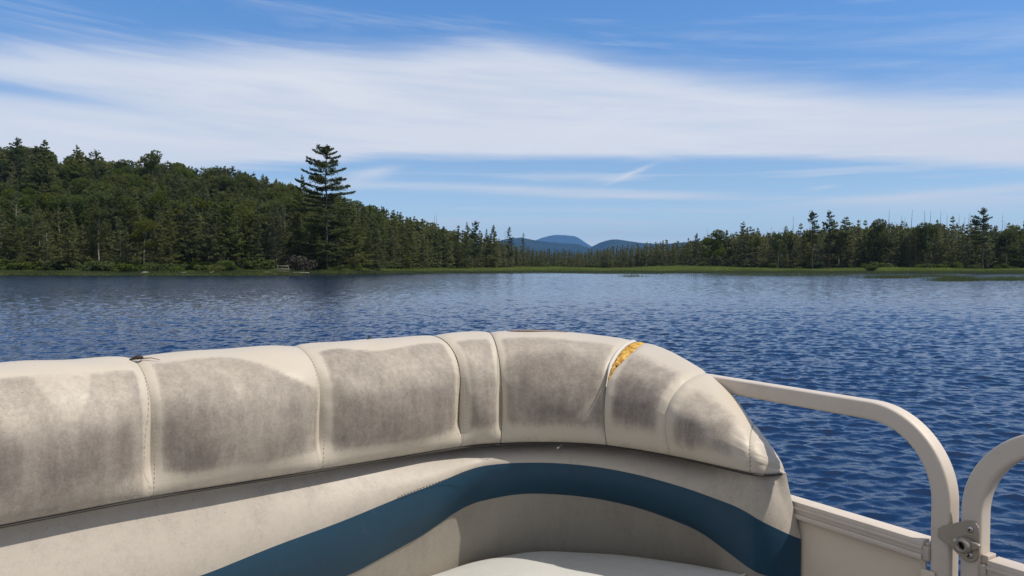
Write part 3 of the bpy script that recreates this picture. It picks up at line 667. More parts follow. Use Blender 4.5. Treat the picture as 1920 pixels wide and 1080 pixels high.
# ---- vinyl
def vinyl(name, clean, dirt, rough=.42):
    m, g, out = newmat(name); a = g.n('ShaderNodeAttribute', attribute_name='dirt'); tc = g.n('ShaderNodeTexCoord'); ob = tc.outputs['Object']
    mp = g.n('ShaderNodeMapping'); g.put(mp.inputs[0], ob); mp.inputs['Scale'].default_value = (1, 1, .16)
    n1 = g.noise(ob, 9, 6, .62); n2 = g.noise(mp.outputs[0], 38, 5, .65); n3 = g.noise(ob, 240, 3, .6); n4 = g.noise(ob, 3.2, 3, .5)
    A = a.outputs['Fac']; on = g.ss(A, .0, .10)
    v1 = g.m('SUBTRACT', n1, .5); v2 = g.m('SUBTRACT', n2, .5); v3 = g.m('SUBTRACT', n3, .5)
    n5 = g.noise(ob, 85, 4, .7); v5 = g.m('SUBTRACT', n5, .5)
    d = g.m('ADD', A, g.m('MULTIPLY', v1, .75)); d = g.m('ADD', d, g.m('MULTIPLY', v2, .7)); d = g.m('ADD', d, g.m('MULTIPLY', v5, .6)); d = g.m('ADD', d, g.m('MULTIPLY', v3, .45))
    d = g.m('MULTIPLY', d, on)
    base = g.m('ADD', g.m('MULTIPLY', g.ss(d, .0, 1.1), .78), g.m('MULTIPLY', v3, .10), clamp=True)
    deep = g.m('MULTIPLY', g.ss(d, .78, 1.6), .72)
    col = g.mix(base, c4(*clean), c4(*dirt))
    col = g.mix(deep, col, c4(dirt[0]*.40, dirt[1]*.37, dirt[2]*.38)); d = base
    # old scuffs, paler
    sc_ = g.noise(ob, 26, 7, .7, 1.2); col = g.mix(g.m('MULTIPLY', g.ss(sc_, .62, .78), .08), col, c4(.62, .58, .50))
    spk = g.n('ShaderNodeTexVoronoi'); g.put(spk.inputs[0], ob); spk.inputs['Scale'].default_value = 55
    sp2 = g.noise(ob, 5, 2, .5); col = g.mix(g.m('MULTIPLY', g.m('SUBTRACT', 1.0, g.ss(spk.outputs['Distance'], .05, .10)), g.m('MULTIPLY', g.ss(sp2, .58, .66), .6)), col, c4(.12, .10, .09))
    h = g.noise(ob, 420, 3, .6); w_ = g.noise(ob, 13, 4, .5)
    nm = bump(g, h, .35, .0006); nm = bump(g, w_, .5, .004, nm)
    principled(g, out, col, g.m('ADD', rough, g.m('MULTIPLY', d, .25)), spec=.22, normal=nm); return m
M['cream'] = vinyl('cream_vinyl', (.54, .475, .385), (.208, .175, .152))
M['band'] = vinyl('grey_cream_vinyl', (.445, .395, .33), (.19, .160, .143))
M['blue'] = vinyl('blue_vinyl', (.018, .058, .098), (.03, .04, .05), .5)
M['seatv'] = vinyl('white_vinyl', (.60, .59, .55), (.25, .24, .22))
M['tan'] = vinyl('tan_vinyl', (.30, .27, .225), (.13, .115, .10))
M['taupe'] = vinyl('taupe_vinyl', (.33, .29, .235), (.12, .105, .09))
m, g, out = newmat('dark_thread'); principled(g, out, c4(.05, .042, .036), .9); M['thread'] = m  # dark thread of the stitching and the welt
m, g, out = newmat('pale_thread'); principled(g, out, c4(.30, .27, .22), .8); M['palethread'] = m
m, g, out = newmat('piping'); principled(g, out, c4(.56, .53, .47), .6); M['piping'] = m
m, g, out = newmat('foam'); tc = g.n('ShaderNodeTexCoord'); n_ = g.noise(tc.outputs['Object'], 60, 6, .7); n2_ = g.noise(tc.outputs['Object'], 190, 4, .7)
principled(g, out, g.mix(g.ss(n_, .38, .62), c4(.45, .21, .04), c4(.80, .52, .14)), .95, spec=.1, normal=bump(g, n2_, 1, .006)); M['foam'] = m

def grid_obj(name, P, mat, parent, dirt=None, closed=False, both=None):
    "P is (ns, nt, 3)"
    ns, nt_, _ = P.shape; ii = np.arange(ns*nt_).reshape(ns, nt_)
    q = np.stack([ii[:-1, :-1], ii[1:, :-1], ii[1:, 1:], ii[:-1, 1:]], -1).reshape(-1, 4)
    at_ = {'dirt': (np.zeros(ns*nt_) if dirt is None else dirt.ravel())}
    return link(npmesh(name, P.reshape(-1, 3), q, [mat], True, at_), name, parent)
SEATROOT = empty('corner_seat', (0, 0, 0)); tag(SEATROOT, 'worn cream vinyl corner bench with puffed dirty back bolster and dark blue stripe', 'bench seat')
r = np.random.default_rng(9)

def section(s, n=40):
    "profile of the bolster at s: from the seam up the front, over the crest, down the back"
    s = np.atleast_1d(s); ax, ay = P_at(s); A = np.stack([ax, ay, zc(s)], -1); B = crest(s)
    nx = np.interp(s, Sg, NX); ny = np.interp(s, Sg, NY); N = np.stack([nx, ny, 0*nx], -1)
    H = B-A; Hh = H.copy(); Hh[:, 2] = 0; Hz = H[:, 2]
    endf = smooth01((s-SEAM[6]+.02)/(SL-SEAM[6]))[:, None]
    rows = []; nor = []
    t1 = np.linspace(0, 1, n)**1.0
    for t in t1:
        a = t*math.pi/2; bul = (.046*math.sin(math.pi*min(1, t*1.0))**.55*(1-t)**.6+.012*math.sin(math.pi*t))
        p = A+Hh*(1-math.cos(a))**1.0*(.55+.45*t)+N*bul*(1-endf)*(1-.7*smooth01((s-SEAM[5])/(SEAM[6]-SEAM[5]))[:, None]); p[:, 2] = A[:, 2]+Hz*(math.sin(a)**.92)
        rows.append(p)
    D = -(Hh/(np.linalg.norm(Hh, axis=1, keepdims=True)+1e-6)); D = D*(1-endf)+N*endf  # inward
    D /= np.linalg.norm(D, axis=1, keepdims=True)
    bw = (.085*(1-smooth01((s-SEAM[3])/(SEAM[5]-SEAM[3])))+.022)[:, None]
    for t in np.linspace(0, 1, 12)[1:]:
        a = t*math.pi/2; p = B-D*bw*math.sin(a); p[:, 2] -= (1-math.cos(a))*bw[:, 0]*.8; rows.append(p)
    last = rows[-1].copy(); 
    for zz in (.12, .3):
        p = last.copy(); p[:, 2] -= zz; rows.append(p)
    return np.stack(rows, 1)

# where dirt lies on each panel; x across 0..1, t up the front 0..1 (1 = crest)
def box01(x, a, b, sa): return smooth01((x-a)/sa)*smooth01((b-x)/sa)
def ell(x, t, cx, ct, rx, rt, soft=.25):
    return 1-smooth01((np.sqrt(((x-cx)/rx)**2+((t-ct)/rt)**2)-1)/soft+.5)
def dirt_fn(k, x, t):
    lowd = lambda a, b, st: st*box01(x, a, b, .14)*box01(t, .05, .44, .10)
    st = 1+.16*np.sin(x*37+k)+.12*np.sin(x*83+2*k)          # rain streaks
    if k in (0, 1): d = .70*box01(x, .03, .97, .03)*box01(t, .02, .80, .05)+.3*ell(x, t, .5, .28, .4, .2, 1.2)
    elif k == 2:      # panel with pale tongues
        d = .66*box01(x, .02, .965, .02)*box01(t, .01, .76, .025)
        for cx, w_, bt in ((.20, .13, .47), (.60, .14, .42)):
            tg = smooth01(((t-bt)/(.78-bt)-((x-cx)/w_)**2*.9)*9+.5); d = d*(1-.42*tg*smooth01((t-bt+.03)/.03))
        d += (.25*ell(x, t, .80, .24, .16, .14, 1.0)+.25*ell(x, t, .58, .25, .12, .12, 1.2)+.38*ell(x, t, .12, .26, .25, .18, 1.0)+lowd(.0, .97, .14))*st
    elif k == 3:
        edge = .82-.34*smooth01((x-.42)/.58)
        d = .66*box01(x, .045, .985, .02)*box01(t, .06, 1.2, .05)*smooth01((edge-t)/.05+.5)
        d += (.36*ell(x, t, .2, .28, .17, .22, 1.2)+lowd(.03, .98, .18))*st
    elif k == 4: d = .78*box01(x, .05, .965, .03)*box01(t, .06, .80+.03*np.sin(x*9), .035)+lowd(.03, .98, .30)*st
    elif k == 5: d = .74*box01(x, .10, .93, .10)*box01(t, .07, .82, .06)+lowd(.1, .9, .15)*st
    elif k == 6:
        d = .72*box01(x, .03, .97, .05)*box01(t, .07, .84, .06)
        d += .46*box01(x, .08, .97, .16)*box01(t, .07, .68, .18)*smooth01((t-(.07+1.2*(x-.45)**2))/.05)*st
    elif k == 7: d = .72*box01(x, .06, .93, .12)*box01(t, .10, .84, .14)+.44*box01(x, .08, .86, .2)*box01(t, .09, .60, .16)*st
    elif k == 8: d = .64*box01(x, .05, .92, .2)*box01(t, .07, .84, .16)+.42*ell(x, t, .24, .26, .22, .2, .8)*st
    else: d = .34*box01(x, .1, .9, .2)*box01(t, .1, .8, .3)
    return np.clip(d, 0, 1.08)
edges = [0., SEAM[0]-.80 if SEAM[0] > .85 else .05, SEAM[0]-.36]+SEAM+[SL]
edges[1] = SEAM[0]-.72
names = ['bolster_panel']*10
TEAR = SEAM[4]
for k in range(len(edges)-1):
    a, b = edges[k], edges[k+1]; nx_ = max(16, int((b-a)/.005)); x = np.linspace(0, 1, nx_); s = a+(b-a)*x
    G_ = section(s); n1_ = 40
    # outward direction of the surface, for puffing each panel
    dS = np.gradient(G_, axis=0); dT = np.gradient(G_, axis=1); N_ = np.cross(dS, dT); N_ /= np.linalg.norm(N_, axis=2, keepdims=True)+1e-9
    wdt = b-a; depth = .0075 if wdt > .2 else .005
    if k >= 8: depth = .002
    xx = np.abs(2*x-1); puff = -(depth*xx**(8 if wdt > .2 else 4)+.0018*np.exp(-(np.minimum(x, 1-x)*wdt/.006)**2))
    tt = np.concatenate([np.linspace(0, 1, n1_), np.linspace(1, 1.25, G_.shape[1]-n1_)]); fade = smooth01(tt/.12)*(1-.35*smooth01((tt-.8)/.3))
    if k < 7: puff = puff[:, None]-.030*(xx**3)[:, None]*np.exp(-((tt[None]-.22)/.26)**2)+.004*(1-xx**2)[:, None]*np.exp(-((tt[None]-.2)/.2)**2)
    else: puff = puff[:, None]+0*tt[None]
    wr_ = .0018*np.sin(s[:, None]*40+3*np.sin(tt[None]*5+k))*np.sin(tt[None]*9+k)
    wr_ += .0012*np.exp(-(np.minimum(x, 1-x)[:, None]*wdt/.035)**2)*np.sin(tt[None]*70+k*2+2*np.sin(tt[None]*23))
    wr_ *= smooth01(np.minimum(x, 1-x)*wdt/.018)[:, None]
    sign = 1 if (N_[:, 10] @ np.array([0, -1, 0])).mean() > 0 else -1
    G_ = G_+sign*N_*((puff*fade[None]+wr_*fade[None])[..., None])
    if k == 6 or k == 7:   # the seam has opened near the crest
        gap = np.clip(smooth01((tt-.44)/.24), 0, 1)*(1-smooth01((tt-1.0)/.05)); amt = .003*gap if k == 6 else .027*gap*np.clip(1.15-.5*np.abs(tt-.9)/.3, .3, 1)
        w_ = np.exp(-((1-x if k == 6 else x)*wdt/.03)**1.5); dirn = dS/np.linalg.norm(dS, axis=2, keepdims=True); dirn = dirn*(-1 if k == 6 else 1)
        G_ = G_+dirn*(w_[:, None]*amt[None])[..., None]
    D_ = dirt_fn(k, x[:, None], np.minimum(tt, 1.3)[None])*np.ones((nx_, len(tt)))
    crease_dark = np.exp(-(tt/.035)**2)*.5; D_ = np.clip(D_+crease_dark[None], 0, 1.05)  # darker along the crease at the panel foot
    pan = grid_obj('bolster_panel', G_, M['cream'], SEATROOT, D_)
    # stitching along the panel's right seam
    if 1 < k < 9 and k not in ():
        sm = edges[k+1]; line = section(np.array([sm]))[0]; nrm = None
        Vst, Fst = [], []; n0 = 0
        seamN = sign*N_[-1]; tdir = np.gradient(line, axis=0)
        off = -(depth+.0032)
        cum = np.concatenate([[0], np.cumsum(np.linalg.norm(np.diff(line[:44], axis=0), axis=1))]); 
        L = cum[-1]; step = .0095; dark = k in (5, 6)
        for q_ in np.arange(.01, L-.02, step):
            p = np.array([np.interp(q_, cum, line[:44, i]) for i in range(3)]); tj = np.interp(q_, cum, tt[:44]); j = int(np.argmin(abs(tt-tj)))
            d_ = tdir[min(j, 43)]; d_ = d_/np.linalg.norm(d_); nn_ = seamN[j]; sd_ = np.cross(d_, nn_); base = p+nn_*(off*fade[j]+.0025)+wr_[-1, j]*nn_
            if k == 6 and tj > .44: continue
            hl = .0027 if not dark else .0048; 
            for (e, f2) in ((-1, -1), (1, -1), (1, 1), (-1, 1)): Vst.append(base+d_*hl*e+sd_*.0009*f2*(1 if not dark else .9))
            Vst.append(base+nn_*.0012); 
            Fst += [(n0, n0+1, n0+4), (n0+1, n0+2, n0+4), (n0+2, n0+3, n0+4), (n0+3, n0, n0+4)]; n0 += 5
        if Vst: link(npmesh('stitching', np.array(Vst), np.array(Fst), [M['thread' if dark else 'palethread']]), 'stitching', pan)
# the tear: foam and the loose piping
def strip(name, s0, w_fn, t_range, lift, mat, parent, nx=9, nt=70, jag=0., bul=0.):
    G0 = section(np.array([s0-.02, s0, s0+.02])); tl = np.concatenate([np.linspace(0, 1, 40), np.linspace(1, 1.25, 13)])
    ts = np.linspace(*t_range, nt); out = []
    rr_ = np.random.default_rng(4); jl = rr_.normal(0, jag, nt); jr = rr_.normal(0, jag, nt)
    for i, t in enumerate(ts):
        c = np.array([[np.interp(t, tl, G0[j, :, q]) for q in range(3)] for j in range(3)]); side = c[2]-c[0]; side /= np.linalg.norm(side)
        up = np.array([np.interp(t+.02, tl, G0[1, :, q]) for q in range(3)])-c[1]; up /= np.linalg.norm(up); n_ = np.cross(side, up); n_ *= np.sign(n_ @ np.array([0, -1, .3]))
        l, r2 = w_fn(t); l += jl[i]; r2 += jr[i]; xs = np.linspace(0, 1, nx)
        out.append([c[1]+side*(l+(r2-l)*x_)+n_*(lift(t)+bul*(1-(2*x_-1)**2)) for x_ in xs])
    return grid_obj(name, np.array(out), mat, parent)
strip('foam', TEAR, lambda t: (.000, .002+.030*float(smooth01((t-.46)/.36))), (.46, 1.03), lambda t: -.007, M['foam'], SEATROOT, 11, 110, .0022, .005)
strip('loose_piping', TEAR, lambda t: (-.010*float(smooth01((t-.42)/.2))-.001, .001), (.40, 1.04), lambda t: -.005, M['piping'], SEATROOT, 7, 60, 0, .005)

# ---- the lower back: cream band, blue stripe, tan panel
off_groove, off_band, off_bt, off_bb, off_seat = -.026, -.022, .030, -.026, -.050
zbt = zcurve([(378, 1080), (520, 1022), (640, 978), (760, 928), (880, 885), (950, 873), (1030, 872), (1200, 897), (1300, 928), (1400, 965), (1500, 1021)], off_bt, CAM_Z-.69)
zbb = zcurve([(655, 1080), (800, 1000), (900, 945), (980, 930), (1080, 935), (1200, 960), (1300, 1000), (1380, 1040), (1455, 1081), (1503, 1120)], off_bb, CAM_Z-.80)
zst = zcurve([(820, 1081), (900, 1056), (1000, 1038), (1100, 1042), (1250, 1057), (1420, 1077)], off_seat, CAM_Z-.80, CAM_Z-.72)
sg = np.linspace(0, SL, 620); zC, zBT, zBB, zST = zc(sg), zbt(sg), zbb(sg), zst(sg)
zST = np.minimum(zST, zBB-.015)
def row(off, z, ex=0.):
    x, y = P_at(sg, off-.024*smooth01((sg-SEAM[2]+.12)/.2)*(1-endt)); e = smooth01((sg-SEAM[6]-.01)/(SL-SEAM[6]-.01))*ex
    return np.stack([x+.030*e, y-.012*e, z*np.ones_like(sg)], -1)
endt = np.maximum(smooth01((sg-SEAM[6]-.02)/(SL-SEAM[6]-.02)), .8*smooth01((sg-SEAM[5])/(SEAM[6]-SEAM[5])))
def loft(name, fn, n, mat, dirtf):
    ts = np.linspace(0, 1, n); P = np.stack([row(*fn(t)) for t in ts], 1)
    D = np.stack([dirtf(t)*np.ones_like(sg) for t in ts], 1); return grid_obj(name, P[:, ::-1], mat, SEATROOT, D[:, ::-1])
def f_band(t):
    o = off_groove+(off_bt-off_groove)*(math.sin(max(0, t-.12)/.88*math.pi/2)**1.3)
    return (o*(1-endt), (zC+.006*(1-endt))*(1-t)+zBT*t, t**1.1)
loft('backrest_band', f_band, 26, M['band'], lambda t: .17+.25*math.exp(-(t/.07)**2)+.08*np.sin(sg*5))  # tone darker along the top edge, below the seam
loft('stripe', lambda t: ((off_bb+(off_bt-off_bb)*math.cos(t*math.pi/2)**.9)*(1-endt), zBT*(1-t)+zBB*t, 1.), 18, M['blue'], lambda t: .12)
loft('lower_backrest', lambda t: ((off_bb+(off_seat-off_bb)*t**.8)*(1-endt), zBB*(1-t)+(zST-.03)*t, 1.), 18, M['tan'], lambda t: .22)
loft('seat_base', lambda t: ((off_seat-.005)*(1-endt), (zST-.03)*(1-t)+(CAM_Z-1.02)*t, 1.), 6, M['taupe'], lambda t: .2)
# welt: the dark sewn line under the bolster, and the stitched edge of the stripe
def tube_along(name, off, zf, rad, mat, parent, s0=0., s1=None, k=6):
    s1 = SL if s1 is None else s1; s = np.linspace(s0, s1-.022, 500); x, y = P_at(s, off); z = np.interp(s, sg, zf); Pc = np.stack([x, y, z], -1)
    nx = np.interp(s, Sg, NX); ny = np.interp(s, Sg, NY); V = []
    for j in range(k+1):
        a = 2*math.pi*j/k; V.append(Pc+rad*(math.cos(a)*np.stack([nx, ny, 0*nx], -1)+math.sin(a)*np.array([0, 0, 1.])))
    return grid_obj(name, np.stack(V, 1), mat, parent)
tube_along('welt_seam', .004, zC+.001, .0028, M['thread'], SEATROOT)
Vst, Fst = [], []; n0 = 0
for s in np.arange(s_of(745, off_bt), s_of(885, off_bt), .0085):
    x, y = P_at(s, off_bt+.0035); z = float(np.interp(s, sg, zBT))+.0035; p = np.array([float(x), float(y), z]); x2, y2 = P_at(s+.01, off_bt+.0035); d = np.array([float(x2), float(y2), float(np.interp(s+.01, sg, zBT))+.0035])-p; d /= np.linalg.norm(d)
    u_ = np.array([0, 0, 1.]); nn_ = np.array([float(np.interp(s, Sg, NX)), float(np.interp(s, Sg, NY)), 0])
    for e, f2 in ((-1, -1), (1, -1), (1, 1), (-1, 1)): Vst.append(p+d*.0024*e+u_*.0012*f2+d*f2*.001)
    Vst.append(p+nn_*.001); Fst += [(n0, n0+1, n0+4), (n0+1, n0+2, n0+4), (n0+2, n0+3, n0+4), (n0+3, n0, n0+4)]; n0 += 5
link(npmesh('stitching', np.array(Vst), np.array(Fst), [M['thread']]), 'stitching', SEATROOT)
# seat cushion, domed, in the angle of the bench
xs_, ys_ = P_at(sg, off_seat-.004); tx_, ty_ = P_at(sg, .50)
st_ = int(np.argmin(np.hypot(tx_+.08, ty_-1.42)+np.where(sg > s_of(940), 9, 0))); w_ = np.clip((sg-sg[st_])/(SL-sg[st_]), 0, 1)
tx_ = np.where(sg > sg[st_], tx_[st_]+(.17-tx_[st_])*w_, tx_); ty_ = np.where(sg > sg[st_], ty_[st_]+(1.44-ty_[st_])*w_, ty_); rowsC = []
for t in np.concatenate([np.linspace(0, .12, 7), np.linspace(.15, .95, 18), [.975, .99, 1.0]]):
    x = xs_+(tx_-xs_)*t; y = ys_+(ty_-ys_)*t; z = zST+.004-.014*np.exp(-(t/.02))+.022*(1-np.exp(-t/.05))*(1-t*.6)
    z = z*(1-smooth01(np.array(t/.5)))+(CAM_Z-.715)*smooth01(np.array(t/.5))-.025*max(0, (t-.9)/.1)**3; rowsC.append(np.stack([x, y, np.maximum(z, CAM_Z-.80)], -1))
for dz in (.10, .42):
    l2 = rowsC[-1].copy(); l2[:, 2] = rowsC[24][:, 2]-dz; rowsC.append(l2)
grid_obj('seat_cushion', np.stack(rowsC, 1)[:, ::-1], M['seatv'], SEATROOT, np.full((len(sg), len(rowsC)), .10))
# hard shell behind the back, and the end of the bench against the rail
shell = section(np.linspace(0, SL, 300))[:, -1]; sh2 = shell.copy(); sh2[:, 2] = .56
grid_obj('back_shell', np.stack([shell, sh2], 1), M['taupe'], SEATROOT)
ex, ey = P_at(SL, .0); e0 = section(np.array([SL]))[0]; lowz = np.array([zC[-1], zBT[-1], zBB[-1], .6])
# flat brown ellipse for a slot in the crest
m, g, out = newmat('flat_brown'); tc = g.n('ShaderNodeTexCoord'); principled(g, out, g.mix(g.noise(tc.outputs['Object'], 30, 4, .6), c4(.22, .13, .08), c4(.36, .25, .16)), .8); M['worn'] = m
so_ = s_of(1040, -.2, 640); pts = []
for sgn in (1, -1):
    for f_ in np.linspace(-1, 1, 25)[::1 if sgn > 0 else -1]:
        s = s_of(1010)+f_*.062; c = crest(np.array([s]))[0]; nx, ny = float(np.interp(s, Sg, NX)), float(np.interp(s, Sg, NY)); w_ = .018*math.sqrt(max(0, 1-f_*f_))*sgn
        pts.append([c[0]-nx*(w_-.005), c[1]-ny*(w_-.005), c[2]+.0015])
pts = np.array(pts); cen_ = pts.mean(0); V = np.concatenate([[cen_], pts]); n_ = len(pts)
link(npmesh('brown_ellipse', V, np.array([(0, 1+i, 1+(i+1) % n_) for i in range(n_)]), [M['worn']]), 'brown_ellipse', SEATROOT)

# ------------------------------------------------------------------ railing: metal, in the plane of the boat's right side
F0 = np.array([.494, 1.984]); dF = np.array([.5226, -.8526]); nin = np.array([-.8526, -.5226])     # along towards the camera; inwards
RZ = CAM_Z-.27
def fp(a, z, o=0.): return np.array([F0[0]+dF[0]*a+nin[0]*o, F0[1]+dF[1]*a+nin[1]*o, z])
def metal(name, col, rough=.34, metal_=1.0):
    m, g, out = newmat(name); tc = g.n('ShaderNodeTexCoord'); ob = tc.outputs['Object']
    n1 = g.noise(ob, 14, 5, .6); n2 = g.noise(ob, 170, 4, .6); mp = g.n('ShaderNodeMapping'); g.put(mp.inputs[0], ob); mp.inputs['Scale'].default_value = (2, 2, 90); n3 = g.noise(mp.outputs[0], 4, 3, .6)
    cc = g.mix(g.m('MULTIPLY', g.ss(n1, .45, .75), .35), c4(*col), c4(col[0]*.72, col[1]*.70, col[2]*.66))
    principled(g, out, cc, g.m('ADD', rough, g.m('MULTIPLY', n1, .15)), metal_, spec=.3, normal=bump(g, n2, .25, .0006)); return m
M['alu'] = metal('anodised_aluminium', (.62, .54, .45), .46, .06)
M['alu2'] = metal('dull_aluminium', (.50, .43, .36), .48, .06)
M['castalu'] = metal('cast_latch_metal', (.36, .32, .27), .38, .6)
m, g, out = newmat('panel_paint'); tc = g.n('ShaderNodeTexCoord'); n1 = g.noise(tc.outputs['Object'], 7, 5, .6); n2 = g.noise(tc.outputs['Object'], 380, 2, .5)
principled(g, out, g.mix(n1, c4(.64, .53, .40), c4(.74, .63, .49)), .5, normal=bump(g, n2, .5, .0008)); M['panel'] = m
m, g, out = newmat('black_hole'); principled(g, out, c4(.01, .009, .008), .9); M['hole'] = m
m, g, out = newmat('screw_steel'); principled(g, out, c4(.5, .48, .45), .25, 1.0); M['steel'] = m

def sweep(name, path, up, w, h, mat, parent, rad=.006):
    "rounded rectangular tube; path (n,3); 'up' = constant vector across the tube (its depth direction)"
    path = np.array(path, float); n = len(path); T = np.gradient(path, axis=0); T /= np.linalg.norm(T, axis=1, keepdims=True); U = np.array(up, float); U /= np.linalg.norm(U)
    prof = []
    for cx, cy, a0 in ((w/2-rad, h/2-rad, 0), (-w/2+rad, h/2-rad, 90), (-w/2+rad, -h/2+rad, 180), (w/2-rad, -h/2+rad, 270)):
        for a in (0, 22.5, 45, 67.5, 90): prof.append((cx+rad*math.cos(R(a0+a)), cy+rad*math.sin(R(a0+a))))
    prof.append(prof[0]); V = np.zeros((n, len(prof), 3))
    for i in range(n):
        B = np.cross(T[i], U); B /= np.linalg.norm(B)
        for j, (a, b) in enumerate(prof): V[i, j] = path[i]+U*a+B*b
    o = grid_obj(name, V, mat, parent); return o
U3 = np.array([nin[0], nin[1], 0])
def arc_rail(a_start, a_post, rad, z_top, z_bot, direction=1, half=.019):
    "centre line: level run, quarter bend, upright"
    pts = [fp(a, z_top-half) for a in np.linspace(a_start, a_post-rad*direction, 40)]
    cx, cz = a_post-rad*direction, z_top-half-rad
    for an in np.linspace(0, 90, 22)[1:]:
        pts.append(fp(cx+direction*rad*math.sin(R(an)), cz+rad*math.cos(R(an))))
    for z in np.linspace(cz, z_bot, 14)[1:]: pts.append(fp(a_post, z))
    return pts
PONT = empty('pontoon_boat', (0, 0, 0)); tag(PONT, 'cream pontoon boat with square tube aluminium side rails, seen from on board', 'boat')
a_out = 1.7046*.3636; a_in = 1.6027*.3636; postc = (a_out+a_in)/2; tw = (a_out-a_in)
# the left side of the boat, at right angles
nleft = np.array([-dF[1], dF[0]])*-1      # direction away along the left run
dLft = -np.array([-nin[0]*-1, 0])         # placeholder, replaced below
dLft = np.array([nin[0], nin[1]])         # the far side runs inwards of the right side
# far side lies behind the bench: fit it just outside the bench's back
bx, by = P_at(np.linspace(0, SEAM[1], 60), -.27); d_ = np.array([bx[-1]-bx[0], by[-1]-by[0]]); d_ /= np.linalg.norm(d_)
o0 = np.array([bx[0], by[0]])
# meeting point of the far side with the right side
A2 = np.array([[d_[0], -dF[0]], [d_[1], -dF[1]]]); tt_ = np.linalg.solve(A2, F0-o0); corner = o0+d_*tt_[0]; a_corner = float((corner-F0) @ dF)
topz = RZ-.019
path = [np.array([*(corner-d_*q_), topz]) for q_ in np.linspace(2.3, .30, 20)]
c0 = corner-d_*.30; c1 = corner+dF*.30
for t in np.linspace(0, 1, 14)[1:-1]: p = (1-t)**2*c0+2*t*(1-t)*corner+t*t*c1; path.append(np.array([*p, topz]))
corner_path = list(path)
right = arc_rail(a_corner+.30, postc, .150, RZ, .60)
# U has to turn with the far side, so the far side is its own length of tube
sweep('top_rail', right, U3, .036, tw, M['alu'], PONT)
nfar = np.array([d_[1], -d_[0], 0]); nfar = nfar if nfar @ np.array([0, -1, 0]) > 0 else -nfar
def sweep_h(name, path, w, h, mat, parent): 
    path = np.array(path); return sweep(name, path, (0, 0, 1), h, w, mat, parent)
sweep_h('top_rail', corner_path+[right[0], right[1]], .036, tw, M['alu'], PONT)
# panel, cap and bottom rail of the right side
capz = CAM_Z-.517
a0p, a1p = a_corner+.05, a_in-.012
def boxes(name, mat, parent, items, bev=.0015):
    V, Fq = [], []; n = 0
    for (a_0, a_1, z0, z1, o0_, o1) in items:
        c = [fp(a_0, z0, o0_), fp(a_1, z0, o0_), fp(a_1, z0, o1), fp(a_0, z0, o1), fp(a_0, z1, o0_), fp(a_1, z1, o0_), fp(a_1, z1, o1), fp(a_0, z1, o1)]
        V += c; Fq += [tuple(i+n for i in f) for f in ((0, 3, 2, 1), (4, 5, 6, 7), (0, 1, 5, 4), (1, 2, 6, 5), (2, 3, 7, 6), (3, 0, 4, 7))]; n += 8
    o = link(npmesh(name, np.array(V), np.array(Fq), [mat]), name, parent)
    if bev: b = o.modifiers.new('b', 'BEVEL'); b.width = bev; b.segments = 2; b.limit_method = 'ANGLE'
    return o
def side_panel(parent, a_0, a_1, notch):
    "cap with two ribs on its inner face, sheet, bottom rail"
    cap = boxes('panel_cap', M['alu'], parent, [(a_0, a_1, capz-.034, capz, -.018, .020), (a_0, a_1, capz-.017, capz-.010, .0215, .0235), (a_0, a_1, capz-.036, capz-.026, .0215, .0245)])
    boxes('side_panel', M['panel'], parent, [(a_0-.0, a_1, .63, capz-.0355, .004, .010)] + ([(a_1, a_1+notch, .63, capz-.052, .0205, .026)] if notch > 0 else []), .001)
    boxes('bottom_rail', M['alu2'], parent, [(a_0, a_1, .59, .629, -.018, .020)])
side_panel(PONT, a0p, a1p, .026)
# sheet piece that laps over the post, and the little bracket at the end of the cap
boxes('cap_bracket', M['alu2'], PONT, [(a1p+.0008, a1p+.013, capz-.036, capz-.010, .012, .0225), (a1p+.0008, a1p+.010, capz-.012, capz-.004, -.012, .014)])
# far side panel
def far(q_, z, o): return np.array([*(corner-d_*q_), z])+nfar*o
V = []; Fq = []; n = 0
for (q0, q1, z0, z1, o0_, o1) in ((.05, 2.3, capz-.034, capz, -.018, .020), (.05, 2.3, .63, capz-.0355, .004, .010), (.05, 2.3, .59, .629, -.018, .020)):
    V += [far(q0, z0, o0_), far(q1, z0, o0_), far(q1, z0, o1), far(q0, z0, o1), far(q0, z1, o0_), far(q1, z1, o0_), far(q1, z1, o1), far(q0, z1, o1)]
    Fq += [tuple(i+n for i in f) for f in ((0, 1, 2, 3), (4, 7, 6, 5), (0, 4, 5, 1), (1, 5, 6, 2), (2, 6, 7, 3), (3, 7, 4, 0))]; n += 8
link(npmesh('side_panel', np.array(V), np.array(Fq), [M['panel']]), 'side_panel', PONT)
# deck and floats
m, g, out = newmat('deck_carpet'); tc = g.n('ShaderNodeTexCoord'); n1 = g.noise(tc.outputs['Object'], 130, 4, .6); principled(g, out, g.mix(n1, c4(.10, .10, .10), c4(.2, .195, .185)), .95, normal=bump(g, n1, .6, .003)); M['deck'] = m
def boatpt(a, b, z): p = corner+dF*a-d_*b; return np.array([p[0], p[1], z])
V = [boatpt(a, b, z) for z in (.50, .56) for a, b in ((-.06, -.05), (4.2, -.05), (4.2, 2.5), (-.06, 2.5))]
link(npmesh('deck', np.array(V), np.array([(0, 1, 2, 3), (4, 7, 6, 5), (0, 4, 5, 1), (1, 5, 6, 2), (2, 6, 7, 3), (3, 7, 4, 0)]), [M['deck']]), 'deck', PONT)
for b in (.35, 2.1):
    V = []
    for i, a in enumerate((-.10, .1, .4, 4.2)):
        rr_ = (.02, .17, .26, .26)[i]
        V.append([boatpt(a, b, .22)+rr_*(math.cos(t)*np.array([-d_[0], -d_[1], 0])+math.sin(t)*np.array([0, 0, 1])) for t in np.linspace(0, 2*math.pi, 25)])
    grid_obj('pontoon', np.array(V), M['alu2'], PONT)

